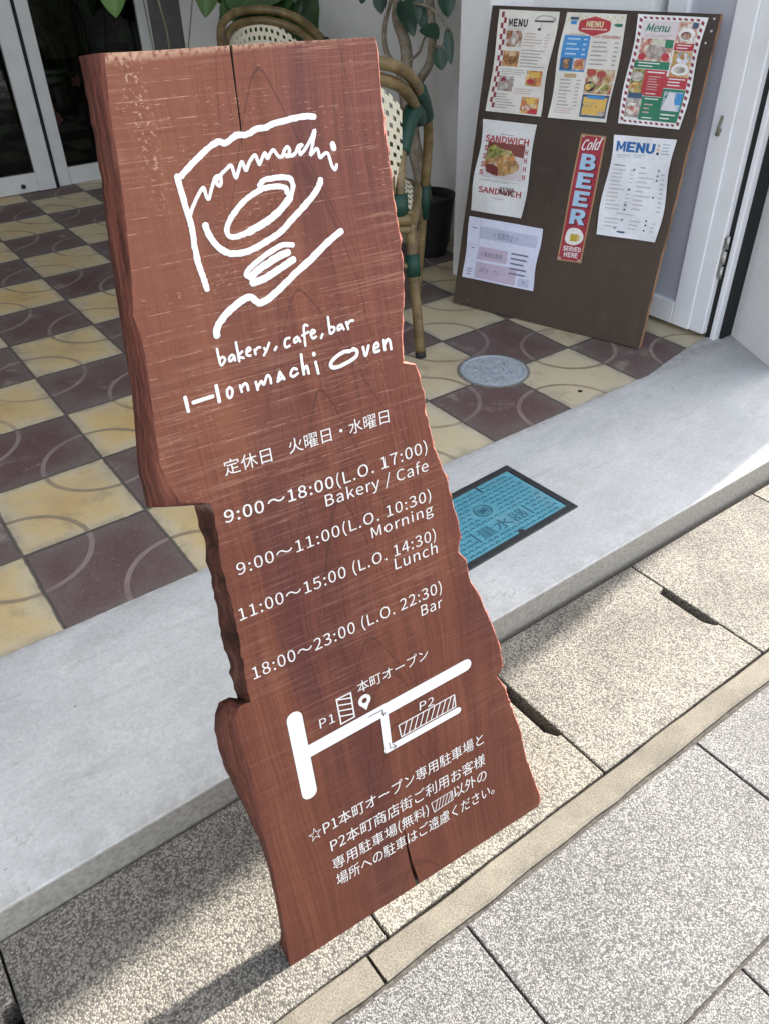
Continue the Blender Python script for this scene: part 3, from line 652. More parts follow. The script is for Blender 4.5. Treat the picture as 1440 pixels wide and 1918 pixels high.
# ------------------------------------------------------------------ the wooden sign
def wood_material():
    q = Mat('stained_plank', rough=0.62, spec=0.28)
    x, y, z = q.sep(q.coord())
    # upright grain, wandering a little; x across, z along the plank
    warp = q.noise(q.vec(x * 2.0, 0.0, z * 1.2), scale=1.0, detail=3)
    gx = x + (warp - 0.5) * 0.10
    fine = q.noise(q.vec(gx * 260.0, y * 60.0, z * 5.0), scale=1.0, detail=3, rough=0.6)
    mid = q.noise(q.vec(gx * 38.0, y * 20.0, z * 1.3), scale=1.0, detail=4, rough=0.6)
    broad = q.noise(q.vec(gx * 9.0, 3.0, z * 0.8), scale=1.0, detail=3)
    blot = q.noise(q.vec(x * 7.0, 1.0, z * 4.0), scale=1.0, detail=5, rough=0.65)
    base = q.ramp(mid, [(0.22, (0.098, 0.026, 0.017)), (0.5, (0.145, 0.042, 0.025)), (0.78, (0.198, 0.068, 0.037))])
    base = q.mix(blot.step(0.35, 0.7) * 0.5, base, (0.20, 0.068, 0.033))
    base = q.mix(broad.step(0.55, 0.68) * 0.55, base, (0.090, 0.027, 0.025))
    # redder, purplish heartwood upper right
    heart = (x * 1.0 + z * 0.16).step(0.34, 0.47) * z.step(0.55, 0.95)
    base = q.mix(heart * 0.40, base, (0.125, 0.036, 0.030))
    # dark stain running down the left of the lettering
    stain_x = (x - 0.118 + (warp - 0.5) * 0.05 + (z - 0.6) * 0.03).abs()
    stain = stain_x.step(0.014, 0.026, 1.0, 0.0) * z.step(0.40, 0.46) * z.step(0.74, 0.80, 1.0, 0.0)
    base = q.mix(stain * 0.5, base, (0.072, 0.019, 0.020))
    rs = (x - 0.365 + (warp - 0.5) * 0.06).step(0.0, 0.02) * z.step(0.3, 0.45) * z.step(0.82, 0.9, 1.0, 0.0)
    base = q.mix(rs * 0.45, base, (0.082, 0.023, 0.022))
    base = q.mix(1.0, base, q.ramp(fine, [(0.2, (0.62, 0.58, 0.58)), (0.5, (1.0, 1.0, 1.0)), (0.8, (1.28, 1.32, 1.32))]), 'MULTIPLY')
    # cathedral figure: a thin dark line for each growth ring
    cx = (x - 0.235 + (warp - 0.5) * 0.06)
    ring = (cx * cx * 26.0 + z * 0.55 + q.noise(q.vec(x * 6.0, 0.0, z * 3.0), scale=1.0, detail=2) * 0.10)
    rr = (ring * 5.5).mod(1.0)
    line = (rr - 0.5).abs().step(0.012, 0.03, 1.0, 0.0) * cx.abs().step(0.07, 0.11, 1.0, 0.0)
    base = q.mix(line * 0.30, base, (0.050, 0.014, 0.010))
    # the strongest growth rings: pointed arches one under another
    arches = None
    bend = x + (warp - 0.5) * 0.03 + (q.noise(q.vec(x * 30.0, 0.0, z * 14.0), scale=1.0, detail=2) - 0.5) * 0.006
    for x0, z0, m, reach in ((0.209, 1.166, 2.6, 0.22), (0.212, 0.954, 2.2, 0.25), (0.216, 0.84, 3.0, 0.30), (0.214, 0.70, 3.2, 0.22), (0.222, 0.489, 2.2, 0.14), (0.235, 0.33, 2.8, 0.2)):
        dx = bend - x0
        drop = (dx * dx * (m * m) + 0.0006).sqrt() - 0.0245
        gap = (z - z0 + drop).abs()
        one = gap.step(0.0003 * m, 0.0012 * m, 1.0, 0.0) * (z0 - z).step(reach * 0.55, reach, 1.0, 0.0)
        arches = one if arches is None else arches.max(one)
    base = q.mix(arches * 0.6, base, (0.042, 0.013, 0.010))
    tan_ = (x + (warp - 0.5) * 0.08).step(0.10, 0.24, 1.0, 0.0) * z.step(0.62, 0.9)
    base = q.mix(tan_ * 0.34, base, (0.235, 0.090, 0.050))
    # saw marks across the plank where the stain has worn, with grazing sun glints painted in
    tilt = z + x * 0.012 + (warp - 0.5) * 0.004
    saw = q.noise(q.vec(x * 8.0, 0.0, tilt * 230.0), scale=1.0, detail=2, rough=0.5)
    saw2 = q.noise(q.vec(x * 20.0, 4.0, tilt * 460.0), scale=1.0, detail=2, rough=0.5)
    patch = q.noise(q.vec(x * 5.0, 2.0, z * 5.0), scale=1.0, detail=4).step(0.38, 0.66)
    up = z.step(0.1, 1.1, 0.4, 1.1)
    m1 = saw.step(0.53, 0.64) * patch * up
    m2 = saw2.step(0.54, 0.66) * patch * up * 0.8
    m3 = None
    for freq, thick, seed_, gate in ((19.0, 0.00042, 1.0, 0.47), (43.0, 0.00034, 5.0, 0.52), (90.0, 0.00030, 9.0, 0.53)):
        cz = (tilt + (warp - 0.5) * 0.006) * freq
        idn = cz.floor()
        dd = ((cz - idn) - (q.white(q.vec(idn, seed_, 0.0)) * 0.8 + 0.1)).abs() * (1.0 / freq)
        brk = q.noise(q.vec(x * 5.0, idn * 3.7, seed_), scale=1.0, detail=1).step(gate, gate + 0.06) * q.noise(q.vec(x * 70.0, idn * 3.7, seed_), scale=1.0, detail=2).step(0.38, 0.66)
        one = dd.step(thick * 0.5, thick * 1.3, 1.0, 0.0) * brk
        m3 = one if m3 is None else m3.max(one)
    m3 = m3 * z.step(0.2, 0.9, 0.2, 1.0)
    base = q.mix((m1 * 0.55 + m2 * 0.55).min(0.75), base, (0.31, 0.155, 0.105))
    base = q.mix(m3 * 0.62, base, (0.50, 0.30, 0.215))
    spark = q.noise(q.vec(x * 130.0, 6.0, tilt * 520.0), scale=1.0, detail=2).step(0.60, 0.68) * q.noise(q.vec(x * 9.0, 3.0, z * 26.0), scale=1.0, detail=3).step(0.46, 0.62) * z.step(0.5, 1.1, 0.15, 1.0)
    base = q.mix(spark * 0.6, base, (0.47, 0.27, 0.19))
    sawd = saw.step(0.30, 0.40, 1.0, 0.0) * 0.3
    base = q.mix(sawd, base, (0.066, 0.019, 0.014))
    base = q.mix(1.0, base, q.ramp(z + (blot - 0.5) * 0.5, [(0.0, (0.70, 0.67, 0.66)), (0.75, (0.84, 0.82, 0.81)), (1.0, (0.99, 0.98, 0.97))]), 'MULTIPLY')   # darker towards the foot of the plank
    # arrises rubbed bare near the top edge
    wear = q.noise(q.vec(x * 230.0, y * 230.0, z * 230.0), scale=1.0, detail=4)
    topm = z.step(1.180, 1.188)
    base = q.mix((topm * wear.step(0.35, 0.55)) * 0.6, base, (0.55, 0.36, 0.24))
    edgew = (x - 0.086).abs().step(0.002, 0.017, 1.0, 0.0) * z.step(1.0, 1.17) * wear.step(0.56, 0.62)
    base = q.mix(edgew * 0.55, base, (0.55, 0.36, 0.24))
    q.color(base)
    q.bump(saw * 0.5 + fine * 0.25 + saw2 * 0.3 - line * 0.4, 0.22, 0.0012)
    q.set('Roughness', blot.step(0.3, 0.7, 0.52, 0.72))
    return q.m

def bark_material():
    q = Mat('waney_edge', rough=0.7, spec=0.25)
    x, y, z = q.sep(q.coord())
    a = q.noise(q.vec(x * 26.0, y * 26.0, z * 5.0), scale=1.0, detail=6, rough=0.7, dist=0.8)
    b = q.noise(q.vec(x * 190.0, y * 190.0, z * 11.0), scale=1.0, detail=4)
    base = q.ramp(a, [(0.3, (0.085, 0.025, 0.017)), (0.52, (0.145, 0.045, 0.029)), (0.75, (0.215, 0.080, 0.052))])
    base = q.mix(1.0, base, q.ramp(b, [(0.3, (0.5, 0.48, 0.48)), (0.7, (1.4, 1.42, 1.42))]), 'MULTIPLY')
    q.color(base); q.bump(a * 2.0 + b, 0.8, 0.006)
    return q.m
def torn_material():
    q = Mat('torn_fibres', rough=0.8, spec=0.2)
    x, y, z = q.sep(q.coord())
    a = q.noise(q.vec(x * 300.0, y * 200.0, z * 40.0), scale=1.0, detail=4); b = q.noise(q.vec(x * 20.0, y * 20.0, z * 20.0), scale=1.0, detail=4)
    base = q.ramp(b, [(0.3, (0.22, 0.07, 0.05)), (0.7, (0.46, 0.19, 0.145))])
    base = q.mix(1.0, base, q.ramp(a, [(0.3, (0.45, 0.4, 0.4)), (0.6, (1.25, 1.2, 1.2))]), 'MULTIPLY')
    q.color(base); q.bump(a, 0.7, 0.003)
    return q.m
def notch_material():
    q = Mat('dark_broken_edge', rough=0.85, spec=0.15)
    x, y, z = q.sep(q.coord())
    a = q.noise(q.vec(x * 60.0, y * 60.0, z * 25.0), scale=1.0, detail=5)
    base = q.ramp(a, [(0.3, (0.025, 0.011, 0.008)), (0.55, (0.075, 0.028, 0.019)), (0.75, (0.15, 0.07, 0.05))])
    base = q.mix(z.step(0.735, 0.75) * a.step(0.35, 0.6), base, (0.20, 0.16, 0.12))
    q.color(base); q.bump(a, 0.8, 0.006)
    return q.m
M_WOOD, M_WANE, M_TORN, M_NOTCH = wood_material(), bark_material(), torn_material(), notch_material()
def paint_material(name, col, wear):
    q = Mat(name, rough=0.6, spec=0.25)
    x, y, z = q.sep(q.coord())
    a = q.noise(q.vec(x * 60.0, 0.0, z * 260.0), scale=1.0, detail=3); b = q.noise(scale=45, detail=4)
    w = (a.step(0.60, 0.70) * b.step(0.45, 0.62)) * wear
    chip = q.noise(q.vec(x * 420.0, 3.0, z * 700.0), scale=1.0, detail=2).step(0.68, 0.72) * wear
    tone = q.mix(q.noise(scale=25, detail=4), tuple(c * 0.90 for c in col), col)
    base = q.mix(w.max(chip), tone, (0.30, 0.14, 0.10))
    q.color(base)
    return q.m
M_PAINT = paint_material('white_paint', (0.70, 0.70, 0.69), 0.45); M_PAINT_THIN = paint_material('white_lettering', (0.66, 0.64, 0.61), 0.62)

M_INK = plain('dark_pen', (0.06, 0.05, 0.05), 0.6)

sign = thing('wooden_sign', 'tall red brown plank sign painted with a white cup emblem, opening hours and map',
             'sign', frame(SIGN_ORIGIN, SIGN_U, SIGN_BACK, SIGN_V))
TH = 0.125 * S
SEED = Vector((3.3, 8.1, 2.7))
def jit(p, f, amp):
    return mnoise.noise(Vector((p[0] * f, p[1] * f, 1.7)) + SEED) * amp + mnoise.noise(Vector((p[0] * f * 3.7, p[1] * f * 3.7, 4.2)) + SEED) * amp * 0.5

def build_board():
    bm = bmesh.new()
    fr, bk, kind = [], [], []
    def lerp(a, b, t): return tuple(p + (q - p) * t for p, q in zip(a, b))
    # left edge, top to bottom
    for n, (a, b) in enumerate(zip(LEFT_EDGE, LEFT_EDGE[1:])):
        L = math.dist(a[:2], b[:2]); m = max(1, int(L / 0.007))
        notch = 13 <= n <= 19
        for q in range(m):
            c = lerp(a, b, q / m)
            aj = 0.0022 if notch else 0.0009
            f = (c[0] + jit(c, 90, aj), c[1] + (0 if n else 0)); g = (c[2] + jit((c[2] + 5, c[3]), 60, aj * 1.6), c[3])
            fr.append(f); bk.append(g); kind.append(2 if notch else 1)
    e = LEFT_EDGE[-1]; fr.append(e[:2]); bk.append(e[2:]); kind.append(0)
    # bottom edge with its split
    x0, x1 = e[0], RIGHT_EDGE[-1][0]
    BS = BOTTOM_SLIT
    for t in (0.2, 0.4):
        xx = x0 + (BS[-1][0] - x0) * t / 0.5 * 0.5 / 0.5 * 0.5
        fr.append((xx, 0.0)); bk.append((xx, 0.009)); kind.append(0)
    for p in reversed(BS):
        fr.append(p if p[1] > 0.01 else (p[0], 0.0)); bk.append((p[0], max(p[1], 0.009))); kind.append(2)
    for t in (0.3, 0.6):
        xx = BS[0][0] + (x1 - BS[0][0]) * t
        fr.append((xx, 0.0)); bk.append((xx, 0.009)); kind.append(0)
    # right edge, bottom to top
    R = list(reversed(RIGHT_EDGE))
    R[0] = (R[0][0], 0.0)
    for n, (a, b) in enumerate(zip(R, R[1:])):
        L = math.dist(a, b); m = max(1, int(L / 0.005))
        for q in range(m):
            c = lerp(a, b, q / m)
            amp = 0.0026 if c[1] > 0.12 else 0.0008
            if c[1] > 0.86: amp = 0.0016
            amp *= 0.35 + 1.6 * abs(mnoise.noise(Vector((c[1] * 14.0, 2.0, 6.0))))
            fr.append((c[0] + jit(c, 120, amp), c[1])); bk.append((c[0] - 0.003 + jit((c[0] + 9, c[1]), 80, 0.003), max(c[1], 0.009))); kind.append(3)
    a = R[-1]; fr.append(a); bk.append((a[0] - 0.002, a[1])); kind.append(0)
    TS = TOP_SLIT
    b = LEFT_EDGE[0]
    for p in reversed(TS):
        fr.append(p); bk.append(p); kind.append(2)
    for t in (0.3, 0.6):
        c = (TS[0][0] + (b[0] - TS[0][0]) * t, TS[0][1] + (b[1] - TS[0][1]) * t)
        fr.append(c); bk.append((TS[0][0] + (b[2] - TS[0][0]) * t, TS[0][1] + (b[3] - TS[0][1]) * t)); kind.append(0)
    n = len(fr)
    V0 = [bm.verts.new((p[0], 0.0, p[1])) for p in fr]
    V3 = [bm.verts.new((p[0], TH, p[1])) for p in bk]
    rings = [V0]
    for t in (0.02, 0.07, 0.17, 0.34, 0.62):
        row = []
        for k in range(n):
            f, g = fr[k], bk[k]
            s = t if kind[k] != 1 else t ** 0.52
            x = f[0] + (g[0] - f[0]) * s; z = f[1] + (g[1] - f[1]) * s
            if kind[k] == 3:
                x += (0.0022 if t < 0.1 else 0.0035) * (0.3 + abs(jit((x + t * 7, z), 150, 1.6)))
            elif kind[k] == 2 and t > 0.1: x += jit((x + t * 9, z), 70, 0.004)
            elif kind[k] == 1 and t > 0.1: x += jit((x + t * 3, z), 25, 0.003) + jit((x + t * 5, z), 95, 0.0012)
            row.append(bm.verts.new((x, TH * t, z)))
        rings.append(row)
    rings.append(V3)
    for r0, r1 in zip(rings, rings[1:]):
        for k in range(n):
            q = (k + 1) % n
            f = bm.faces.new((r0[k], r0[q], r1[q], r1[k])); f.material_index = min(kind[k], 3) if kind[k] else 0
            f.smooth = kind[k] == 1
    for ring, rev in ((V0, False), (V3, True)):
        poly = [Vector((v.co.x, v.co.z, 0)) for v in ring]
        for tri in tessellate_polygon([poly]):
            t = [ring[k] for k in tri]
            bm.faces.new(t)
    bmesh.ops.remove_doubles(bm, verts=bm.verts, dist=1e-6)
    return bm
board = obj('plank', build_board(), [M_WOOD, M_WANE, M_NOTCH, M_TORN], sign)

def text_part(parent, s, p0, p1, h, kind, bold, y=-0.0005, mat=None, name='lettering'):
    V, F, (a, b, c, d) = text_geo(s, 0.003 if bold and kind == 'lat' else 0.0, 0.0, 1.03 if kind == 'lat' else 1.0)
    w = math.dist(p0, p1); ux, uz = (p1[0] - p0[0]) / w, (p1[1] - p0[1]) / w
    sx = w / (b - a)
    rb = text_geo('H' if kind == 'lat' else '国')[2]
    sy = h / (rb[3] - rb[2]) * (0.86 if kind == 'lat' else 0.84)
    oy = rb[2]
    bm = bmesh.new()
    vs = []
    for vx, vy in V:
        X_, Y_ = (vx - a) * sx, (vy - oy) * sy
        vs.append(bm.verts.new((p0[0] + ux * X_ - uz * Y_, y, p0[1] + uz * X_ + ux * Y_)))
    for f in F:
        try: bm.faces.new([vs[k] for k in f])
        except ValueError: pass
    return obj(name, bm, mat or M_PAINT_THIN, parent, normals=False)

def brush(bm, pts, w, closed=False, smooth=5, rough=0.07, y0=-0.0003, seed=0.0):
    """a brush stroke lying on the plank: a very flat domed ribbon with rounded ends"""
    P = cr_spline([(p[0], 0, p[1]) for p in pts], smooth)
    if len(P) == 2: P = [P[0].lerp(P[1], t / 6) for t in range(7)]
    rows = []
    n = len(P)
    hw = w / 2
    Q = []
    d0 = (P[0] - P[1]).normalized(); d1 = (P[-1] - P[-2]).normalized()
    cap = [(0.97, 0.25), (0.78, 0.63), (0.42, 0.91)]
    for e, s in cap: Q.append((P[0] + d0 * hw * e * 0.9, s, -d0))
    for k, p in enumerate(P):
        t = P[min(k + 1, n - 1)] - P[max(k - 1, 0)]
        if t.length < 1e-9: t = P[min(k + 1, n - 1)] - p + Vector((1e-6, 0, 0))
        Q.append((p, 1.0, t.normalized()))
    for e, s in reversed(cap): Q.append((P[-1] + d1 * hw * e * 0.9, s, d1))
    for p, s, t in Q:
        nrm = Vector((-t.z, 0, t.x))
        j1 = 1 + mnoise.noise(Vector((p.x * 330 + seed, p.z * 330, 1))) * rough * 2; j2 = 1 + mnoise.noise(Vector((p.x * 330, p.z * 330 + seed, 7))) * rough * 2
        row = []
        for c, hgt in ((-1, 0), (-0.5, 0.00012), (0, 0.00018), (0.5, 0.00012), (1, 0)):
            jj = j1 if c < 0 else j2
            v = p + nrm * (hw * s * c * (jj if c else 1))
            row.append(bm.verts.new((v.x, y0 - hgt, v.z)))
        rows.append(row)
    for a, b in zip(rows, rows[1:]):
        for k in range(4):
            f = bm.faces.new((a[k], a[k + 1], b[k + 1], b[k])); f.smooth = True
    return bm

bm = bmesh.new()
for k, (w, pts) in enumerate(LOGO_STROKES): brush(bm, pts, w * 1.02, seed=k * 3.1, y0=-0.0003 - k * 0.00002, rough=0.13)
obj('emblem', bm, M_PAINT, sign, normals=False)
for data in (HAND_LINE_TOP, HAND_LINE_NAME):
    bm = bmesh.new()
    for k, (w, pts) in enumerate(data): brush(bm, pts, w * 1.05, seed=k * 2.3, y0=-0.0003 - (k % 7) * 0.00002, rough=0.08)
    obj('lettering', bm, M_PAINT, sign, normals=False)
for s, p0, p1, h, kind, bold in SIGN_TEXT:
    text_part(sign, s, p0, p1, h, kind, bold)

# map: roads, hatched car parks, pin and arrows
bm = bmesh.new()
def road(pts, w, y, ends):
    P = [Vector((p[0], p[1])) for p in pts]
    n = 8
    for a, b in zip(P, P[1:]):
        t = (b - a).normalized(); q = Vector((-t.y, t.x)) * w / 2
        out = [a - q, b - q]
        if ends: out += [b + (Matrix.Rotation(math.pi * k / n, 2) @ -q) for k in range(1, n)]
        out += [b + q, a + q]
        if ends: out += [a + (Matrix.Rotation(math.pi * k / n, 2) @ q) for k in range(1, n)]
        bm.faces.new([bm.verts.new((v.x, y, v.y)) for v in out])
road([MAP_ROADS[0][1][0], MAP_ROADS[0][1][2]], MAP_ROADS[0][0], -0.0004, True)
r = MAP_ROADS[1]; road([(r[1][0][0] - 0.003, r[1][0][1]), r[1][2]], r[0], -0.0006, True)
road([MAP_ROADS[2][1][0], (MAP_ROADS[2][1][1][0], MAP_ROADS[2][1][1][1] - 0.006)], MAP_ROADS[2][0], -0.0008, False)
road(MAP_ROADS[3][1], MAP_ROADS[3][0], -0.0010, True)
obj('map_roads', bm, M_PAINT, sign, normals=False)
def flat_bar(bm, a, b, w, y):
    a, b = Vector(a), Vector(b); t = (b - a).normalized(); q = Vector((-t.y, t.x)) * w / 2; e = t * w * 0.5
    bm.faces.new([bm.verts.new((v.x, y, v.y)) for v in (a - q - e, b - q + e, b + q + e, a + q - e)])
def hatch(box, stripes, w, lean, y=-0.0006):
    bm = bmesh.new()
    tl, tr, br, bl = [Vector(p) for p in box]
    for k, (a, b) in enumerate(((tl, tr), (tr, br), (br, bl), (bl, tl))): flat_bar(bm, a, b, w, y - k * 0.00001)
    def at(u, v): return (tl.lerp(tr, u)).lerp(bl.lerp(br, u), v)
    for k in range(stripes):
        y2 = y - 0.00006 - 0.00001 * k
        if lean > 0:                              # upright-ish bars leaning right
            u = (k + 0.35) / stripes
            flat_bar(bm, at(u, 0.97), at(min(u + lean, 1), 0.03), w * 0.9, y2)
        else:                                     # flat bars falling to the right
            v = (k + 0.6) / (stripes + .5)
            flat_bar(bm, at(0.03, max(v + lean, 0.02)), at(0.97, min(v - lean * 0.6, .98)), w * 0.9, y2)
    return bm
obj('parking_mark', hatch(MAP_BOX_ONE, 4, 0.0022, -0.11), M_PAINT_THIN, sign, normals=False)
obj('parking_mark', hatch(MAP_BOX_TWO, 10, 0.0019, 0.10), M_PAINT_THIN, sign, normals=False)
obj('parking_mark', hatch(LEGEND_BOX, 6, 0.0013, 0.22), M_PAINT_THIN, sign, normals=False)
bm = bmesh.new()
cx, cz = MAP_PIN[0]; tip = MAP_PIN[1]
outer = [(cx + 0.0098 * math.sin(a), cz + 0.0098 * math.cos(a)) for a in [math.radians(215 + 290 / 20 * k) for k in range(21)]]
outer.append(tip)
inner = [(cx + 0.0042 * math.cos(2 * math.pi * k / 16), cz + 0.0042 * math.sin(2 * math.pi * k / 16)) for k in range(16)]
loops = [[Vector((p[0], p[1], 0)) for p in outer], [Vector((p[0], p[1], 0)) for p in inner]]
allp = [p for l in loops for p in l]
vs = [bm.verts.new((p.x, -0.0006, p.y)) for p in allp]
for tri in tessellate_polygon(loops): bm.faces.new([vs[k] for k in tri])
obj('map_pin', bm, M_PAINT_THIN, sign, normals=False)
for pair in (MAP_ARROWS[:2], MAP_ARROWS[2:]):
    bm = bmesh.new()
    kk = 0
    for line in pair:
        for a, b in zip(line, line[1:]):
            flat_bar(bm, a, b, 0.0011, -0.0014 - 0.00001 * kk); kk += 1
    obj('map_arrow', bm, M_INK, sign, normals=False)
# a folding prop behind keeps the plank upright
bm = bmesh.new()
add_tube(bm, [(0.27, TH + 0.008, 0.80), (0.27, 0.35, 0.152)], 0.012, 8, 1)
add_box(bm, (0.24, TH, 0.77), (0.30, TH + 0.014, 0.84))
prop = obj('prop', bm, M_WANE, sign)

# ------------------------------------------------------------------ the menu board
def panel_material():
    q = Mat('dark_plywood', rough=0.5, spec=0.3)
    x, y, z = q.sep(q.coord())
    a = q.noise(q.vec(x * 4.0, 0.0, z * 1.5), scale=1.0, detail=5); b = q.noise(q.vec(x * 160.0, y * 40.0, z * 6.0), scale=1.0, detail=3)
    c = q.noise(q.vec(x * 26.0, 0.0, z * 14.0), scale=1.0, detail=3)
    base = q.ramp(a, [(0.3, (0.036, 0.026, 0.020)), (0.7, (0.068, 0.048, 0.036))])
    base = q.mix(z.step(0.1, 0.6, 0.6, 0.0), base, (0.070, 0.048, 0.034))
    base = q.mix(1.0, base, q.ramp(b, [(0.3, (0.88, 0.88, 0.88)), (0.7, (1.1, 1.1, 1.1))]), 'MULTIPLY')
    base = q.mix(c.step(0.68, 0.74) * 0.55, base, (0.16, 0.105, 0.08))
    d = q.noise(q.vec(x * 7.0, 5.0, z * 9.0), scale=1.0, detail=6, rough=0.7)
    base = q.mix(d.step(0.52, 0.7) * 0.55, base, (0.085, 0.064, 0.050))
    scuff = q.noise(q.vec(x * 60.0, 8.0, z * 22.0), scale=1.0, detail=3).step(0.70, 0.74) * d.step(0.4, 0.55)
    base = q.mix(scuff * 0.5, base, (0.20, 0.15, 0.12))
    q.color(base); q.bump(b, 0.2, 0.001); q.set('Roughness', d.step(0.3, 0.7, 0.42, 0.65))
    return q.m
def ply_edge_material():
    q = Mat('ply_edge', rough=0.75)
    x, y, z = q.sep(q.coord())
    lam = (y * 480.0).mod(1.0).step(0.3, 0.6)
    n = q.noise(q.vec(x * 30.0, y * 30.0, z * 14.0), scale=1.0, detail=5)
    base = q.mix(lam, (0.17, 0.085, 0.045), (0.34, 0.19, 0.105))
    base = q.mix(n.step(0.45, 0.65) * 0.8, base, (0.09, 0.05, 0.03))
    q.color(base); q.bump(n, 0.5, 0.003)
    return q.m
M_PLY, M_EDGE = panel_material(), ply_edge_material()
MU, MB_, MV = (0.307519, -0.951542, 0.0), (0.934059, 0.301869, -0.190809), (0.181563, 0.058677, 0.981627)
menu = thing('menu_board', 'dark brown plywood board with paper menus and red beer sign, leaning by the white door', 'menu board',
             frame((1.46773, -0.67845, 0.0045), MU, MB_, MV))
MW, MH, MT = 0.737, 0.967, 0.021
bm = bmesh.new()
n = 60
def ragged(t, s): return mnoise.noise(Vector((t * 9 + s, s, 0))) * 0.0022 + mnoise.noise(Vector((t * 40 + s, s, 0))) * 0.0012
outl = [(MW * k / 20, ragged(k / 20, 3) * .4) for k in range(21)] + [(MW + ragged(k / n, 8), MH * k / n) for k in range(1, n)] + [(MW * (1 - k / 20), MH) for k in range(21)] + [(0 + ragged(k / n, 15) * .3, MH * (1 - k / n)) for k in range(1, n)]
V0 = [bm.verts.new((x, 0, z)) for x, z in outl]
V1 = [bm.verts.new((x + (0.002 if x > MW * .9 else 0), MT * .5, z)) for x, z in outl]
V2 = [bm.verts.new((x + (0.001 if x > MW * .9 else 0), MT, z)) for x, z in outl]
for r0, r1 in ((V0, V1), (V1, V2)):
    for k in range(len(outl)):
        q = (k + 1) % len(outl)
        bm.faces.new((r0[k], r0[q], r1[q], r1[k])).material_index = 1
for ring in (V0, V2):
    for tri in tessellate_polygon([[Vector((v.co.x, v.co.z, 0)) for v in ring]]): bm.faces.new([ring[k] for k in tri])
obj('panel', bm, [M_PLY, M_EDGE], menu)
for x, z in ((0.722, 0.925), (0.714, 0.895), (0.722, 0.955)):
    bm = bmesh.new()
    add_tube(bm, [(x, 0.0005, z), (x, -0.0015, z)], 0.0032, 10, 1)
    obj('screw', bm, M_STEEL, menu)

INK = {}
def ink(name, color, rough=0.5):
    if name not in INK: INK[name] = plain(name, color, rough, 0.3, var=0.06, scale=60)
    return INK[name]
def photo_mat(name, cols, scale, seed):
    q = Mat(name, rough=0.45)
    x, y, z = q.sep(q.coord())
    v = q.vec(x + seed, 0.0, z + seed * 0.37)
    a = q.noise(v, scale=scale * 0.7, detail=5, rough=0.6, dist=0.6); vo = q.voronoi(v, scale)
    t = (a * 0.75 + q.sep(X(q.nt, vo.outputs['Color']))[0] * 0.25)
    c = q.ramp(t, [(0.28 + 0.42 * k / (len(cols) - 1), col) for k, col in enumerate(cols)])
    c = q.mix(X(q.nt, vo.outputs['Distance']).step(0.4, 0.8) * 0.35, c, (0.06, 0.04, 0.03))
    q.color(c)
    return q.m
FOOD = dict(
    toast=photo_mat('print_toast', [(0.10, 0.045, 0.03), (0.30, 0.11, 0.05), (0.50, 0.42, 0.36), (0.66, 0.62, 0.58)], 70, 1.3),
    grill=photo_mat('print_grill', [(0.12, 0.06, 0.03), (0.36, 0.17, 0.06), (0.55, 0.32, 0.13), (0.62, 0.5, 0.38)], 55, 4.1),
    cafe=photo_mat('print_cafe', [(0.16, 0.10, 0.10), (0.33, 0.28, 0.25), (0.46, 0.42, 0.38), (0.60, 0.58, 0.54)], 60, 7.7),
    salad=photo_mat('print_salad', [(0.12, 0.16, 0.06), (0.55, 0.16, 0.08), (0.62, 0.38, 0.10), (0.70, 0.60, 0.45)], 70, 9.2),
    plates=photo_mat('print_plates', [(0.08, 0.06, 0.05), (0.42, 0.13, 0.11), (0.50, 0.38, 0.20), (0.60, 0.57, 0.48)], 62, 12.5),
    cream=photo_mat('print_cream', [(0.42, 0.06, 0.05), (0.55, 0.26, 0.20), (0.68, 0.62, 0.54), (0.75, 0.73, 0.68)], 75, 15.5),
    soda=photo_mat('print_soda', [(0.05, 0.14, 0.38), (0.22, 0.34, 0.5), (0.6, 0.62, 0.66), (0.7, 0.7, 0.72)], 48, 18.1),
    leaf=photo_mat('print_leaf', [(0.05, 0.06, 0.02), (0.22, 0.24, 0.06), (0.36, 0.33, 0.12), (0.5, 0.42, 0.2)], 80, 21.0),
    crust=photo_mat('print_crust', [(0.26, 0.12, 0.05), (0.44, 0.24, 0.09), (0.56, 0.36, 0.15), (0.62, 0.46, 0.24)], 60, 24.0),
)
def arc(cx, cy, rx, ry, a0, a1, n=8):
    return [(cx + rx * math.cos(math.radians(a0 + (a1 - a0) * k / n)), cy + ry * math.sin(math.radians(a0 + (a1 - a0) * k / n))) for k in range(n + 1)]
BLOCK = {                                            # heavy capitals in a unit box: outline first, counters after
    'E': [[(0, 0), (1, 0), (1, .22), (.36, .22), (.36, .40), (.86, .40), (.86, .60), (.36, .60), (.36, .78), (1, .78), (1, 1), (0, 1)]],
    'B': [[(0, 0)] + arc(.62, .29, .38, .29, -90, 70) + arc(.60, .745, .34, .255, -60, 90) + [(0, 1)], [(.34, .20)] + arc(.56, .30, .12, .10, -90, 90) + [(.34, .40)], [(.34, .60)] + arc(.54, .70, .11, .10, -90, 90) + [(.34, .80)]],
    'R': [[(0, 0), (.34, 0), (.34, .34), (.46, .34), (.66, 0), (1.04, 0), (.76, .40)] + arc(.60, .69, .38, .31, -45, 90) + [(0, 1)], [(.34, .56)] + arc(.54, .675, .12, .115, -90, 90) + [(.34, .79)]],
    'M': [[(0, 0), (.24, 0), (.24, .58), (.42, .18), (.58, .18), (.76, .58), (.76, 0), (1, 0), (1, 1), (.74, 1), (.5, .48), (.26, 1), (0, 1)]],
    'N': [[(0, 0), (.30, 0), (.30, .52), (.72, 0), (1, 0), (1, 1), (.70, 1), (.70, .48), (.28, 1), (0, 1)]],
    'U': [[(0, 1), (0, .38)] + arc(.5, .38, .5, .38, 180, 360) + [(1, 1), (.68, 1), (.68, .40)] + arc(.5, .40, .18, .18, 360, 180) + [(.32, 1)]],
}
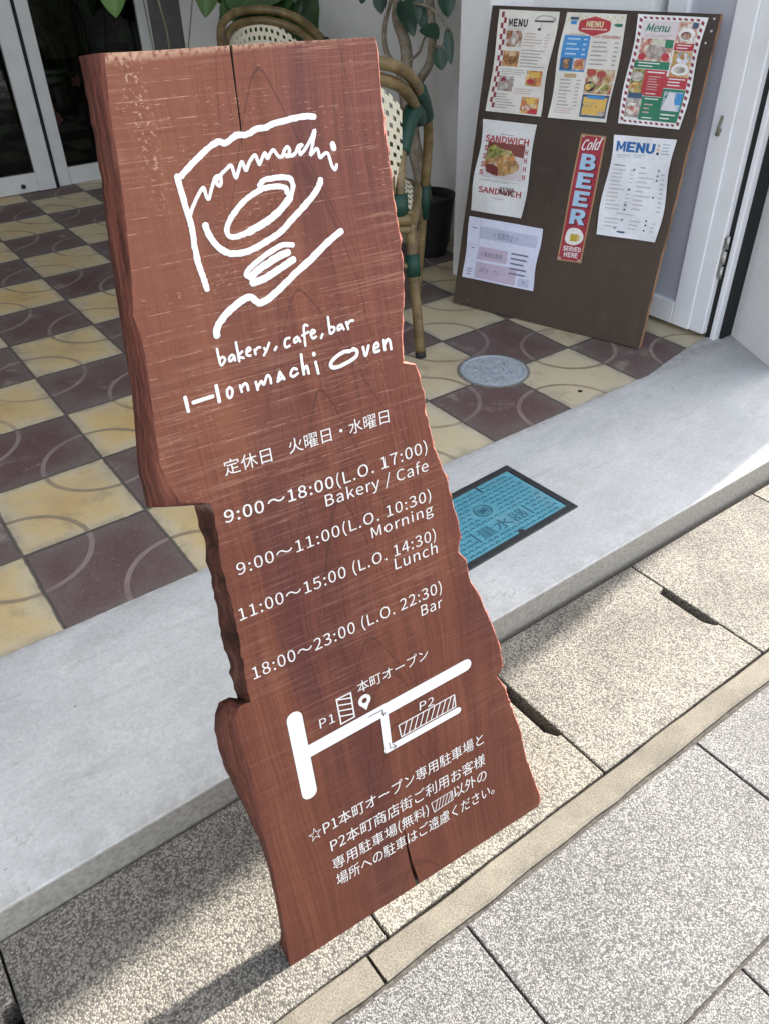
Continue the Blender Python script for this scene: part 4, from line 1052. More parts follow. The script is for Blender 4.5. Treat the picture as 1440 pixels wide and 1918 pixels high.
class Paper:
    """one sheet and everything printed on it, as a single mesh"""
    def __init__(self, name, corners, paper, curl=0.004, seed=0.0, label=None, thick=False):
        self.tl, self.tr, self.br, self.bl = [Vector(c) for c in corners]
        self.bm = bmesh.new(); self.mats = []; self.seed = seed; self.curl = curl * 1.35; self.name = name; self.label = label
        self.boxes = []
        self.rect(0, 0, 1, 1, paper, n=14)
    def mi(self, m):
        if m not in self.mats: self.mats.append(m)
        return self.mats.index(m)
    def lift(self, u, v):                            # follow the facets of the sheet itself
        n = 14
        a, b = min(max(int(u * n), 0), n - 1), min(max(int(v * n), 0), n - 1)
        p, q = u * n - a, v * n - b
        f = self.wave
        return (f(a / n, b / n) * (1 - p) + f((a + 1) / n, b / n) * p) * (1 - q) + (f(a / n, (b + 1) / n) * (1 - p) + f((a + 1) / n, (b + 1) / n) * p) * q
    def wave(self, u, v):
        s = self.seed
        e = max(0.0, abs(u - 0.5) * 2 - 0.55) ** 2 * 2 + max(0.0, abs(v - 0.5) * 2 - 0.6) ** 2 * 2
        return self.curl * (0.5 + 0.5 * math.sin(u * 7 + s) * math.cos(v * 9 + s * 2) + e * (0.7 + 0.5 * math.sin(s * 5 + u * 3 + v * 4))) + 0.0006
    def put(self, u, v, up):
        p = self.tl.lerp(self.tr, u).lerp(self.bl.lerp(self.br, u), v)
        bend = self.curl * 1.2 * math.sin(v * 7 + self.seed * 3) * (u - 0.5)
        return self.bm.verts.new((p.x + bend, -self.lift(u, v) - up, p.y))
    def up(self, u0, v0, u1, v1):
        lv = 1 + max([l for a, b, c, d, l in self.boxes if a < u1 and c > u0 and b < v1 and d > v0], default=-1)
        self.boxes.append((u0, v0, u1, v1, lv))
        return 0.00022 * lv + (0.0003 if lv else 0.0)
    def rect(self, u0, v0, u1, v1, m, n=None):
        up = self.up(u0, v0, u1, v1); k = self.mi(m)
        nu = n or max(1, int((u1 - u0) * 14)); nv = n or max(1, int((v1 - v0) * 14))
        g = [[self.put(u0 + (u1 - u0) * a / nu, v0 + (v1 - v0) * b / nv, up) for a in range(nu + 1)] for b in range(nv + 1)]
        for b in range(nv):
            for a in range(nu):
                f = self.bm.faces.new((g[b][a], g[b][a + 1], g[b + 1][a + 1], g[b + 1][a])); f.material_index = k; f.smooth = True
    def poly(self, pts, m):
        us = [q[0] for q in pts]; ws = [q[1] for q in pts]
        up = self.up(min(us), min(ws), max(us), max(ws)); k = self.mi(m)
        P = [Vector((u, v)) for u, v in pts]
        self.fill([[P[q] for q in tri] for tri in tessellate_polygon([[Vector((u, v, 0)) for u, v in pts]])], up, k)
    def fill(self, todo, up, k):
        while todo:
            t = todo.pop()
            L = [(t[q] - t[(q + 1) % 3]).length for q in range(3)]
            q = L.index(max(L))
            if L[q] > 0.06:
                m_ = (t[q] + t[(q + 1) % 3]) / 2
                todo.append([t[q], m_, t[(q + 2) % 3]]); todo.append([m_, t[(q + 1) % 3], t[(q + 2) % 3]])
            else:
                self.bm.faces.new([self.put(w.x, w.y, up) for w in t]).material_index = k
    def oval(self, u, v, ru, rv, m, n=18, wob=0.0):
        self.poly([(u + ru * (1 + wob * math.sin(3 * a + u * 40)) * math.cos(a), v + rv * (1 + wob * math.cos(2 * a)) * math.sin(a)) for a in [2 * math.pi * k / n for k in range(n)]], m)
    def text(self, s, u0, u1, v0, v1, m, bold=0.0, shear=0.0, rot=0.0):
        V, F, (a, b, c, d) = text_geo(s, bold, shear)
        up = self.up(u0, min(v0, v1), u1, max(v0, v1)); k = self.mi(m)
        vs = []
        for x, y in V:
            fx, fy = (x - a) / (b - a), (y - c) / (d - c)
            vs.append(self.put(u0 + (u1 - u0) * fx, v1 + (v0 - v1) * fy + rot * (fx - .5), up))
        for f in F:
            try: self.bm.faces.new([vs[q] for q in f]).material_index = k
            except ValueError: pass
    def block(self, s, u0, u1, v0, v1, m, gap=0.1, lean=0.0):
        n = len(s); w = (u1 - u0) / (n + (n - 1) * gap)
        for q, c in enumerate(s):
            a = u0 + q * w * (1 + gap); up = self.up(a, v0, a + w, v1); k = self.mi(m)
            loops = [[Vector((x, y, 0)) for x, y in l] for l in BLOCK[c]]
            flat = [Vector((a + (p.x + lean * (p.y - .5)) * w, v1 + (v0 - v1) * p.y)) for l in loops for p in l]
            self.fill([[flat[z] for z in tri] for tri in tessellate_polygon(loops)], up, k)
    def lines(self, u0, u1, v0, v1, n, m, ragged=0.35, price=None, seed=1):
        r = random.Random(seed)
        for k in range(n):
            v = v0 + (v1 - v0) * (k + 0.5) / n; h = (v1 - v0) / n * 0.17
            self.rect(u0, v - h, u1 - (u1 - u0) * ragged * r.random(), v + h, m)
            if price: self.rect(price, v - h, price + 0.06, v + h, m)
    def done(self, parent):
        o = obj(self.name, self.bm, self.mats, parent, normals=False)
        if self.label: o['label'] = self.label
        return o
W_PAPER = ink('warm_paper', (0.66, 0.635, 0.58)); C_PAPER = ink('cool_paper', (0.68, 0.69, 0.72)); B_PAPER = ink('blue_white_paper', (0.64, 0.66, 0.80))
K_INK = ink('black_ink', (0.035, 0.035, 0.04)); G_INK = ink('grey_ink', (0.36, 0.34, 0.33)); PK_INK = ink('faded_red_ink', (0.50, 0.36, 0.34))
R_INK = ink('red_ink', (0.42, 0.045, 0.055)); DR_INK = ink('dark_red_ink', (0.24, 0.04, 0.06)); BL_INK = ink('blue_ink', (0.06, 0.24, 0.52)); GR_INK = ink('green_ink', (0.03, 0.18, 0.10))
Y_INK = ink('yellow_ink', (0.62, 0.40, 0.10)); CY_INK = ink('pale_yellow_ink', (0.62, 0.55, 0.33)); W_INK = ink('white_ink', (0.72, 0.71, 0.70)); N_INK = ink('navy_ink', (0.05, 0.09, 0.16))
LB_INK = ink('light_blue_enamel', (0.36, 0.52, 0.68)); TN_INK = ink('tan_ink', (0.45, 0.33, 0.18))

# 1: menu with a checked strip
p = Paper('menu_sheet', [(0.036, 0.956), (0.243, 0.956), (0.236, 0.661), (0.032, 0.660)], W_PAPER, 0.004, 0.3, 'cream menu sheet with a dark red checked strip down its left side')
for k in range(18):
    v = 0.02 + k * 0.052
    p.rect(0.05 if k % 2 == 0 else 0.095, v, 0.095 if k % 2 == 0 else 0.14, v + 0.052, DR_INK)
p.block('MENU', 0.18, 0.50, 0.08, 0.155, K_INK, 0.22)
p.lines(0.17, 0.47, 0.165, 0.185, 1, G_INK)
p.poly([(0.60, 0.085), (0.66, 0.045), (0.74, 0.035), (0.85, 0.04), (0.95, 0.055), (0.96, 0.08), (0.90, 0.095), (0.72, 0.098)], G_INK)
p.poly([(0.63, 0.080), (0.68, 0.055), (0.75, 0.047), (0.85, 0.05), (0.93, 0.062), (0.90, 0.078), (0.72, 0.082)], W_PAPER)
p.rect(0.61, 0.088, 0.93, 0.10, K_INK); p.rect(0.725, 0.10, 0.735, 0.155, G_INK); p.oval(0.715, 0.168, 0.028, 0.013, K_INK)
for u0, v0, u1, v1, f in ((0.16, 0.19, 0.445, 0.345, 'toast'), (0.15, 0.385, 0.44, 0.535, 'grill'), (0.15, 0.63, 0.42, 0.78, 'cafe'), (0.63, 0.56, 0.92, 0.71, 'salad'), (0.62, 0.82, 0.92, 0.985, 'salad')):
    p.rect(u0, v0, u1, v1, FOOD[f])
p.oval(0.23, 0.67, 0.05, 0.025, DR_INK); p.oval(0.24, 0.70, 0.03, 0.02, FOOD['cafe'])
p.rect(0.77, 0.93, 0.92, 0.985, R_INK); p.oval(0.78, 0.86, 0.07, 0.035, Y_INK); p.oval(0.72, 0.93, 0.07, 0.03, FOOD['cream']); p.oval(0.78, 0.60, 0.11, 0.03, Y_INK, wob=0.1); p.oval(0.72, 0.665, 0.07, 0.025, R_INK)
p.lines(0.48, 0.80, 0.20, 0.34, 5, PK_INK, 0.4, 0.84, 2); p.lines(0.47, 0.94, 0.355, 0.54, 6, G_INK, 0.5, None, 3); p.lines(0.16, 0.60, 0.555, 0.62, 3, G_INK, 0.4, None, 4)
p.lines(0.46, 0.90, 0.735, 0.80, 3, PK_INK, 0.4, None, 5); p.lines(0.14, 0.52, 0.80, 0.96, 6, G_INK, 0.6, None, 6)
p.done(menu)
# 2: menu with red badge
p = Paper('menu_sheet', [(0.267, 0.956), (0.466, 0.957), (0.469, 0.665), (0.264, 0.661)], W_PAPER, 0.004, 1.7, 'menu sheet with a red badge at the top and a blue price panel')
for k in range(16): p.rect(0.04 + 0.058 * k, 0.02 if k % 2 else 0.045, 0.075 + 0.058 * k, 0.045 if k % 2 else 0.075, CY_INK)
p.rect(0.08, 0.04, 0.22, 0.065, N_INK); p.rect(0.10, 0.072, 0.20, 0.105, BL_INK)
p.poly([(0.26, 0.07), (0.50, 0.03), (0.74, 0.065), (0.77, 0.085), (0.77, 0.145), (0.74, 0.165), (0.50, 0.205), (0.27, 0.165), (0.245, 0.145), (0.245, 0.09)], R_INK)
p.block('MENU', 0.37, 0.65, 0.072, 0.126, CY_INK, 0.12); p.rect(0.30, 0.137, 0.72, 0.150, ink('pale_pink_ink', (0.62, 0.42, 0.38)))
p.oval(0.90, 0.10, 0.07, 0.018, GR_INK, wob=.2); p.lines(0.12, 0.40, 0.185, 0.205, 1, TN_INK)
p.rect(0.05, 0.205, 0.47, 0.54, BL_INK); p.lines(0.11, 0.33, 0.215, 0.40, 4, LB_INK, 0.3, 0.37, 8)
p.rect(0.07, 0.415, 0.25, 0.525, N_INK); p.oval(0.16, 0.47, 0.065, 0.045, FOOD['grill']); p.rect(0.27, 0.415, 0.46, 0.525, FOOD['cream']); p.oval(0.36, 0.47, 0.08, 0.045, FOOD['salad'])
p.text('FOOD MENU', 0.66, 0.95, 0.195, 0.222, R_INK, 0.008); p.oval(0.58, 0.21, 0.06, 0.015, PK_INK, wob=.3)
p.lines(0.52, 0.80, 0.24, 0.48, 6, G_INK, 0.4, 0.88, 9)
p.rect(0.52, 0.505, 0.97, 0.735, FOOD['plates'])
for u, v, f in ((0.60, 0.54, R_INK), (0.76, 0.55, R_INK)): p.oval(u, v, 0.075, 0.035, ink('tomato_print', (0.36, 0.07, 0.06)))
p.oval(0.61, 0.67, 0.09, 0.05, K_INK); p.oval(0.585, 0.675, 0.05, 0.03, Y_INK); p.oval(0.64, 0.655, 0.04, 0.025, FOOD['leaf'])
p.oval(0.83, 0.685, 0.11, 0.045, FOOD['leaf']); p.oval(0.90, 0.59, 0.06, 0.04, FOOD['grill'])
p.poly([(0.70, 0.72), (0.73, 0.73), (0.86, 0.63), (0.84, 0.62)], CY_INK)
p.rect(0.15, 0.56, 0.36, 0.598, TN_INK); p.lines(0.09, 0.32, 0.605, 0.88, 8, G_INK, 0.4, 0.38, 10); p.lines(0.07, 0.45, 0.885, 0.95, 3, PK_INK, .3)
p.rect(0.52, 0.745, 0.97, 0.965, N_INK); p.rect(0.55, 0.77, 0.945, 0.94, Y_INK); p.rect(0.61, 0.755, 0.90, 0.785, BL_INK); p.lines(0.58, 0.76, 0.81, 0.87, 2, TN_INK)
for k in range(9): p.oval(0.555 + 0.043 * k, 0.94, 0.014, 0.008, CY_INK, 8)
p.oval(0.90, 0.92, 0.05, 0.03, FOOD['cafe'], wob=.3)
p.done(menu)
# 3: red and green menu with candy striped border
p = Paper('menu_sheet', [(0.499, 0.959), (0.706, 0.957), (0.702, 0.668), (0.504, 0.667)], W_INK, 0.0045, 3.1, 'red and green menu sheet with a red dashed border')
for k in range(16):
    t = 0.03 + 0.06 * k
    p.poly([(0.03, t), (0.075, t + 0.012), (0.075, t + 0.042), (0.03, t + 0.03)], DR_INK); p.poly([(0.925, t), (0.97, t + 0.012), (0.97, t + 0.042), (0.925, t + 0.03)], DR_INK)
for k in range(10):
    t = 0.08 + 0.085 * k
    p.poly([(t, 0.015), (t + 0.05, 0.02), (t + 0.055, 0.04), (t + 0.01, 0.035)], DR_INK); p.poly([(t, 0.957), (t + 0.05, 0.962), (t + 0.055, 0.982), (t + 0.01, 0.977)], DR_INK)
p.rect(0.09, 0.05, 0.62, 0.20, ink('pinkish_paper', (0.62, 0.56, 0.58))); p.text('Menu', 0.14, 0.50, 0.075, 0.145, GR_INK, 0.0, 0.25); p.text('Menu', 0.15, 0.51, 0.075, 0.145, GR_INK, 0.0, 0.25)
p.lines(0.15, 0.58, 0.165, 0.195, 2, PK_INK, 0.2)
p.rect(0.62, 0.045, 0.915, 0.23, FOOD['cream']); p.oval(0.77, 0.155, 0.12, 0.055, W_INK); p.oval(0.76, 0.165, 0.08, 0.035, FOOD['toast']); p.rect(0.82, 0.05, 0.90, 0.10, N_INK)
p.rect(0.62, 0.23, 0.915, 0.295, R_INK); p.lines(0.66, 0.88, 0.235, 0.285, 2, W_INK, 0.3)
p.rect(0.10, 0.205, 0.61, 0.405, FOOD['cream']); p.oval(0.36, 0.32, 0.15, 0.07, FOOD['cafe'], wob=.1); p.rect(0.30, 0.215, 0.48, 0.26, ink('melon_print', (0.50, 0.52, 0.40))); p.rect(0.48, 0.21, 0.60, 0.28, GR_INK); p.oval(0.17, 0.37, 0.06, 0.03, R_INK); p.oval(0.52, 0.36, 0.06, 0.035, R_INK)
p.rect(0.08, 0.405, 0.61, 0.475, GR_INK); p.lines(0.14, 0.48, 0.41, 0.465, 2, W_INK, 0.4)
p.rect(0.63, 0.30, 0.915, 0.53, FOOD['crust']); p.oval(0.79, 0.36, 0.11, 0.05, FOOD['soda']); p.oval(0.78, 0.46, 0.13, 0.06, W_INK, wob=.1); p.oval(0.77, 0.465, 0.09, 0.03, FOOD['cafe'])
p.rect(0.60, 0.53, 0.92, 0.635, R_INK); p.lines(0.64, 0.90, 0.535, 0.62, 3, W_INK, 0.4)
p.rect(0.08, 0.48, 0.27, 0.70, FOOD['leaf']); p.oval(0.17, 0.55, 0.09, 0.045, FOOD['cafe']); p.oval(0.17, 0.65, 0.09, 0.045, FOOD['salad'])
p.rect(0.27, 0.48, 0.60, 0.72, R_INK); p.lines(0.31, 0.57, 0.485, 0.52, 1, W_INK, 0.1); p.lines(0.34, 0.54, 0.53, 0.67, 6, PK_INK, 0.4); p.lines(0.34, 0.50, 0.685, 0.71, 1, W_INK, .1)
p.rect(0.08, 0.70, 0.31, 0.93, FOOD['cafe']); p.rect(0.09, 0.70, 0.30, 0.75, N_INK); p.oval(0.19, 0.85, 0.10, 0.06, FOOD['cream'], wob=.1)
p.rect(0.31, 0.725, 0.60, 0.945, GR_INK); p.lines(0.35, 0.56, 0.73, 0.76, 1, W_INK, .1); p.lines(0.36, 0.50, 0.78, 0.89, 3, PK_INK, 0.4); p.lines(0.36, 0.52, 0.91, 0.935, 1, W_INK, .1)
p.rect(0.60, 0.64, 0.92, 0.945, GR_INK); p.rect(0.63, 0.665, 0.90, 0.84, FOOD['soda']); p.poly([(0.70, 0.67), (0.78, 0.67), (0.80, 0.76), (0.88, 0.84), (0.63, 0.84), (0.66, 0.77)], ink('cream_print', (0.62, 0.60, 0.64))); p.rect(0.81, 0.67, 0.90, 0.78, BL_INK); p.lines(0.64, 0.88, 0.86, 0.93, 2, W_INK, .4)
p.done(menu)
# 4: sandwich poster
p = Paper('sandwich_poster', [(0.028, 0.635), (0.230, 0.636), (0.232, 0.341), (0.022, 0.338)], ink('poster_paper', (0.66, 0.67, 0.66)), 0.005, 5.2, 'white poster with a sandwich photo')
p.lines(0.36, 0.62, 0.125, 0.15, 1, G_INK, .1)
p.rect(0.14, 0.225, 0.86, 0.605, ink('plum_print', (0.19, 0.055, 0.045)))
p.poly([(0.14, 0.46), (0.40, 0.36), (0.62, 0.345), (0.86, 0.36), (0.86, 0.605), (0.50, 0.61), (0.14, 0.60)], ink('plate_print', (0.56, 0.51, 0.52)))
p.poly([(0.15, 0.30), (0.28, 0.25), (0.45, 0.29), (0.62, 0.30), (0.66, 0.36), (0.40, 0.41), (0.15, 0.42)], FOOD['leaf'])
p.poly([(0.14, 0.42), (0.30, 0.39), (0.52, 0.34), (0.66, 0.33), (0.70, 0.38), (0.52, 0.43), (0.30, 0.47), (0.14, 0.50)], FOOD['grill'])
p.poly([(0.38, 0.46), (0.60, 0.39), (0.72, 0.39), (0.80, 0.44), (0.80, 0.48), (0.70, 0.53), (0.50, 0.58), (0.38, 0.565), (0.34, 0.50)], FOOD['crust'])
p.poly([(0.16, 0.47), (0.30, 0.46), (0.40, 0.49), (0.42, 0.565), (0.34, 0.575), (0.20, 0.55)], ink('meat_print', (0.15, 0.035, 0.03)))
p.oval(0.24, 0.29, 0.045, 0.02, ink('lettuce_print', (0.30, 0.36, 0.06))); p.oval(0.66, 0.375, 0.05, 0.025, ink('carrot_print', (0.55, 0.24, 0.07)))
p.text('SANDWICH', 0.07, 0.92, 0.155, 0.232, ink('poster_red', (0.36, 0.05, 0.055)), 0.012)
for k in range(4): p.text('S', 0.075, 0.15, 0.265 + 0.088 * k, 0.325 + 0.088 * k, INK['poster_red'], 0.012)
for k in range(4): p.text('H', 0.875, 0.93, 0.265 + 0.088 * k, 0.325 + 0.088 * k, INK['poster_red'], 0.012)
p.lines(0.10, 0.86, 0.625, 0.655, 2, G_INK, .3)
p.text('SANDWICH', 0.11, 0.90, 0.715, 0.785, INK['poster_red'], 0.012)
p.text('¥1200', 0.49, 0.76, 0.690, 0.775, K_INK, 0.01)
p.lines(0.38, 0.60, 0.815, 0.84, 1, G_INK, .1)
p.done(menu)
# 5: notice in a table layout
p = Paper('parking_notice', [(0.025, 0.318), (0.315, 0.320), (0.318, 0.108), (0.027, 0.102)], B_PAPER, 0.003, 6.5, 'bluish landscape notice with two pink boxes')
GB = ink('grey_blue_print', (0.47, 0.50, 0.64)); PB = ink('pink_box_print', (0.50, 0.42, 0.53)); SL = ink('slate_ink', (0.17, 0.17, 0.25))
p.rect(0.17, 0.13, 0.95, 0.32, GB); p.rect(0.165, 0.02, 0.172, 0.97, GB); p.rect(0.03, 0.435, 0.17, 0.445, GB)
p.text('× 駐車禁止 ×', 0.36, 0.70, 0.18, 0.29, SL)
p.rect(0.175, 0.45, 0.59, 0.66, PB); p.text('P 専用駐車場', 0.22, 0.52, 0.52, 0.61, SL)
p.rect(0.175, 0.70, 0.745, 0.97, PB); p.text('本町オープン', 0.22, 0.51, 0.785, 0.875, SL)
p.lines(0.64, 0.92, 0.43, 0.83, 5, SL, 0.35, None, 11)
p.rect(0.78, 0.84, 0.93, 0.97, GB); p.text('×', 0.84, 0.875, 0.87, 0.93, SL)
p.lines(0.06, 0.13, 0.15, 0.19, 1, SL, .1); p.lines(0.07, 0.12, 0.47, 0.51, 1, SL, .1); p.lines(0.05, 0.13, 0.82, 0.95, 3, SL, .2)
p.done(menu)
# 6: enamel beer sign
p = Paper('beer_sign', [(0.388, 0.627), (0.476, 0.627), (0.478, 0.233), (0.386, 0.228)], ink('rust_edge', (0.26, 0.15, 0.10)), 0.0012, 8.0, 'narrow red metal sign with pale blue letters and a beer mug')
RE = ink('red_enamel', (0.32, 0.028, 0.05), 0.35); SH = ink('letter_shadow', (0.10, 0.02, 0.03))
p.rect(0.03, 0.008, 0.97, 0.992, ink('yellow_line', (0.45, 0.30, 0.12))); p.rect(0.06, 0.013, 0.94, 0.987, RE)
p.text('Cold', 0.13, 0.86, 0.028, 0.115, W_INK, 0.0, 0.4, rot=-0.02); p.text('Cold', 0.15, 0.88, 0.028, 0.115, W_INK, 0.0, 0.4, rot=-0.02)
for k, c in enumerate('BEER'):
    v0 = 0.145 + 0.142 * k
    p.block(c, 0.26, 0.86, v0 + 0.007, v0 + 0.128, SH)
    p.block(c, 0.20, 0.79, v0, v0 + 0.120, LB_INK)
p.oval(0.50, 0.79, 0.36, 0.076, W_INK, 24, 0.08); p.poly([(0.36, 0.765), (0.66, 0.765), (0.66, 0.83), (0.36, 0.83)], ink('beer_print', (0.52, 0.40, 0.05)))
for u in (0.43, 0.51, 0.59): p.rect(u - 0.012, 0.772, u + 0.012, 0.825, ink('beer_shade', (0.33, 0.22, 0.03)))
p.oval(0.51, 0.755, 0.17, 0.018, W_INK, 14, .1); p.rect(0.68, 0.775, 0.74, 0.82, INK['beer_print'])
p.text('SERVED', 0.16, 0.88, 0.872, 0.912, W_INK, 0.01); p.text('HERE', 0.24, 0.80, 0.922, 0.962, W_INK, 0.01)
for u, v in ((0.12, 0.018), (0.88, 0.018), (0.1, 0.978), (0.88, 0.978)): p.oval(u, v, 0.06, 0.009, ink('nail', (0.40, 0.34, 0.30)), 10)
p.done(menu)
# 7: blue titled menu
p = Paper('menu_sheet', [(0.502, 0.634), (0.700, 0.640), (0.712, 0.342), (0.509, 0.335)], C_PAPER, 0.006, 9.4, 'white menu sheet with a bold blue title')
TB = ink('title_blue', (0.025, 0.12, 0.34))
p.block('MENU', 0.055, 0.70, 0.055, 0.152, TB, 0.09)
p.oval(0.755, 0.07, 0.022, 0.012, G_INK, 10); p.oval(0.755, 0.105, 0.024, 0.018, ink('peach_ink', (0.62, 0.42, 0.26)), 10); p.oval(0.755, 0.145, 0.024, 0.014, K_INK, 10)
p.lines(0.81, 0.95, 0.04, 0.16, 4, ink('dull_blue_ink', (0.33, 0.40, 0.50)), .3, None, 12)
p.lines(0.08, 0.30, 0.175, 0.215, 2, G_INK, .4); p.lines(0.36, 0.55, 0.165, 0.205, 2, INK['dull_blue_ink'], .3)
LG = ink('light_grey_ink', (0.48, 0.47, 0.46))
p.lines(0.07, 0.27, 0.275, 0.295, 1, K_INK, .1); p.lines(0.07, 0.32, 0.31, 0.46, 4, LG, .4, 0.37, 13); p.lines(0.07, 0.28, 0.47, 0.49, 1, G_INK, .1); p.lines(0.07, 0.34, 0.50, 0.74, 6, LG, .5, 0.37, 14)
p.lines(0.52, 0.60, 0.28, 0.30, 1, K_INK, .1); p.lines(0.50, 0.76, 0.32, 0.72, 9, LG, .5, 0.88, 15); p.lines(0.27, 0.55, 0.75, 0.77, 1, G_INK, .1); p.lines(0.10, 0.42, 0.80, 0.92, 3, LG, .6, None, 16); p.lines(0.50, 0.75, 0.80, 0.92, 3, LG, .5, 0.86, 17)
for u, v in ((0.425, 0.315), (0.83, 0.305), (0.82, 0.355), (0.82, 0.40), (0.405, 0.51), (0.80, 0.565), (0.39, 0.665), (0.39, 0.715), (0.385, 0.82), (0.77, 0.80), (0.77, 0.845), (0.765, 0.90)): p.oval(u, v, 0.016, 0.0095, K_INK, 10)
p.poly([(0.28, 0.91), (0.30, 0.895), (0.31, 0.90), (0.29, 0.93)], K_INK); p.oval(0.41, 0.945, 0.07, 0.014, N_INK, 12, .3)
p.done(menu)

# ------------------------------------------------------------------ lids in the ground
def lid_paint():
    q = Mat('teal_resin', rough=0.45, spec=0.35)
    a = q.noise(scale=30, detail=5); b = q.noise(scale=300, detail=2)
    base = q.ramp(a, [(0.3, (0.060, 0.225, 0.30)), (0.7, (0.095, 0.30, 0.375))])
    base = q.mix(b.step(0.6, 0.75) * 0.25, base, (0.12, 0.27, 0.32))
    base = q.mix(q.noise(scale=9, detail=6, rough=0.7).step(0.5, 0.68) * 0.4, base, (0.16, 0.235, 0.26))
    q.color(base); return q.m
M_TEAL = lid_paint(); M_BLACK = plain('black_resin', (0.022, 0.024, 0.027), 0.5, var=0.3, scale=40)
M_TEALD = plain('dark_teal_mark', (0.032, 0.115, 0.16), 0.5)
LZ = 0.0035
meter = thing('meter_lid', 'blue water meter lid in a black frame set into the grey slab', 'meter lid', Matrix.Translation((2.185 * S, -5.79 * S, LZ)) @ Matrix.Rotation(math.radians(3.0), 4, 'Z'))
hw, hd = 0.567 * S, 0.337 * S; fw_ = 0.066 * S
bm = bmesh.new()
for lo, hi in (((-hw - fw_, -hd - fw_), (hw + fw_, -hd)), ((-hw - fw_, hd), (hw + fw_, hd + fw_)), ((-hw - fw_, -hd), (-hw, hd)), ((hw, -hd), (hw + fw_, hd))):
    add_box(bm, (lo[0], lo[1], -0.01), (hi[0], hi[1], 0.003))
obj('lid_frame', bm, M_BLACK, meter, bevel=0.002)
bm = bmesh.new()
add_box(bm, (-hw + 0.0015, -hd + 0.0015, -0.01), (hw - 0.0015, hd - 0.0015, 0.0018))
def on_text(x, y):
    return (abs(x) < 0.098 and -0.075 < y < -0.022) or (x * x + (y - 0.018) ** 2 < 0.031 ** 2)
nx, ny = 17, 13
for a in range(nx):
    for b in range(ny):
        x = (a - (nx - 1) / 2 + (0.5 if b % 2 else 0)) * 0.0205; y = (b - (ny - 1) / 2) * 0.0150
        if abs(x) > hw - 0.012 or abs(y) > hd - 0.010 or on_text(x, y): continue
        for s in (1, -1):
            dx, dy = 0.0078, 0.0056 * s
            t = Vector((dx, dy)).normalized() * 1; nrm = Vector((-t.y, t.x)) * 0.0013
            p0 = Vector((x, y)) - Vector((dx, dy)) * (0.9 if s > 0 else 0.0); p1 = Vector((x, y)) + Vector((dx, dy)) * (0.0 if s > 0 else 0.9)
            q = [p0 - nrm, p1 - nrm, p1 + nrm, p0 + nrm]
            lo = [bm.verts.new((v.x, v.y, 0.0017)) for v in q]; hi = [bm.verts.new((v.x, v.y, 0.0036)) for v in q]
            for k in range(4): bm.faces.new((lo[k], lo[(k + 1) % 4], hi[(k + 1) % 4], hi[k])).material_index = 1
            bm.faces.new(hi).material_index = 1
obj('lid_plate', bm, [M_TEAL, plain('teal_rib', (0.042, 0.150, 0.205), 0.5)], meter)
def flat_text(s, x0, x1, y0, y1, z0, z1, bold=0.0):
    V, F, (a, b, c, d) = text_geo(s, bold)
    bm = bmesh.new()
    lo = [bm.verts.new((x0 + (x - a) / (b - a) * (x1 - x0), y0 + (y - c) / (d - c) * (y1 - y0), z1)) for x, y in V]
    for f in F:
        try: bm.faces.new([lo[k] for k in f])
        except ValueError: pass
    r = bmesh.ops.extrude_face_region(bm, geom=bm.faces[:])
    bmesh.ops.translate(bm, verts=[e for e in r['geom'] if isinstance(e, bmesh.types.BMVert)], vec=(0, 0, z0 - z1))
    return bm
bm = flat_text('量水器', -0.078, 0.078, -0.068, -0.030, 0.0015, 0.0026, 0.0)
obj('lettering', bm, M_TEALD, meter)
for x in (-0.09, 0.088):
    bm = bmesh.new(); add_box(bm, (x - 0.0012, -0.070, 0.0015), (x + 0.0012, -0.028, 0.0034)); obj('raised_bar', bm, M_TEALD, meter)
bm = bmesh.new()
add_lathe(bm, [(0.024, 0.0015), (0.024, 0.0034), (0.021, 0.0034), (0.021, 0.0015)], 32, (0, 0.018, 0)); add_lathe(bm, [(0.015, 0.0015), (0.015, 0.0030), (0.0135, 0.0030), (0.0135, 0.0015)], 32, (0, 0.018, 0))
for k in range(5): add_box(bm, (-0.009 + k * 0.004, 0.010, 0.0015), (-0.0075 + k * 0.004, 0.026, 0.0030))
obj('emblem', bm, M_TEALD, meter)
bm = bmesh.new(); add_box(bm, (0.052, hd - 0.030, 0.0012), (0.0565, hd + 0.001, 0.0024)); obj('lifting_slot', bm, M_BLACK, meter)
bm = bmesh.new(); add_lathe(bm, [(0.0085, 0.0012), (0.0085, 0.0025)], 16, (0.012, -hd + 0.004, 0)); obj('lifting_notch', bm, M_BLACK, meter)

def lid_metal():
    q = Mat('galvanised_lid', rough=0.5, spec=0.4, metal=0.15)
    a = q.noise(scale=40, detail=5)
    q.color(q.ramp(a, [(0.3, (0.30, 0.34, 0.38)), (0.7, (0.40, 0.44, 0.48))])); return q.m
M_LID = lid_metal()
drain = thing('drain_lid', 'round pale grey drain lid set in the porch tiles near the menu board', 'drain lid', Matrix.Translation((3.955 * S, -3.91 * S, 0.0)))
bm = bmesh.new(); add_lathe(bm, [(0.118, -0.002), (0.118, 0.0015), (0.1105, 0.0015), (0.1105, -0.001)], 64, smooth=False)
obj('lid_ring', bm, plain('mortar_ring', (0.17, 0.165, 0.155), 0.85, var=0.3, scale=60), drain)
bm = bmesh.new(); add_lathe(bm, [(0.108, -0.001), (0.108, 0.0045), (0.102, 0.0055), (0.099, 0.0055), (0.097, 0.0035)], 64, smooth=False)
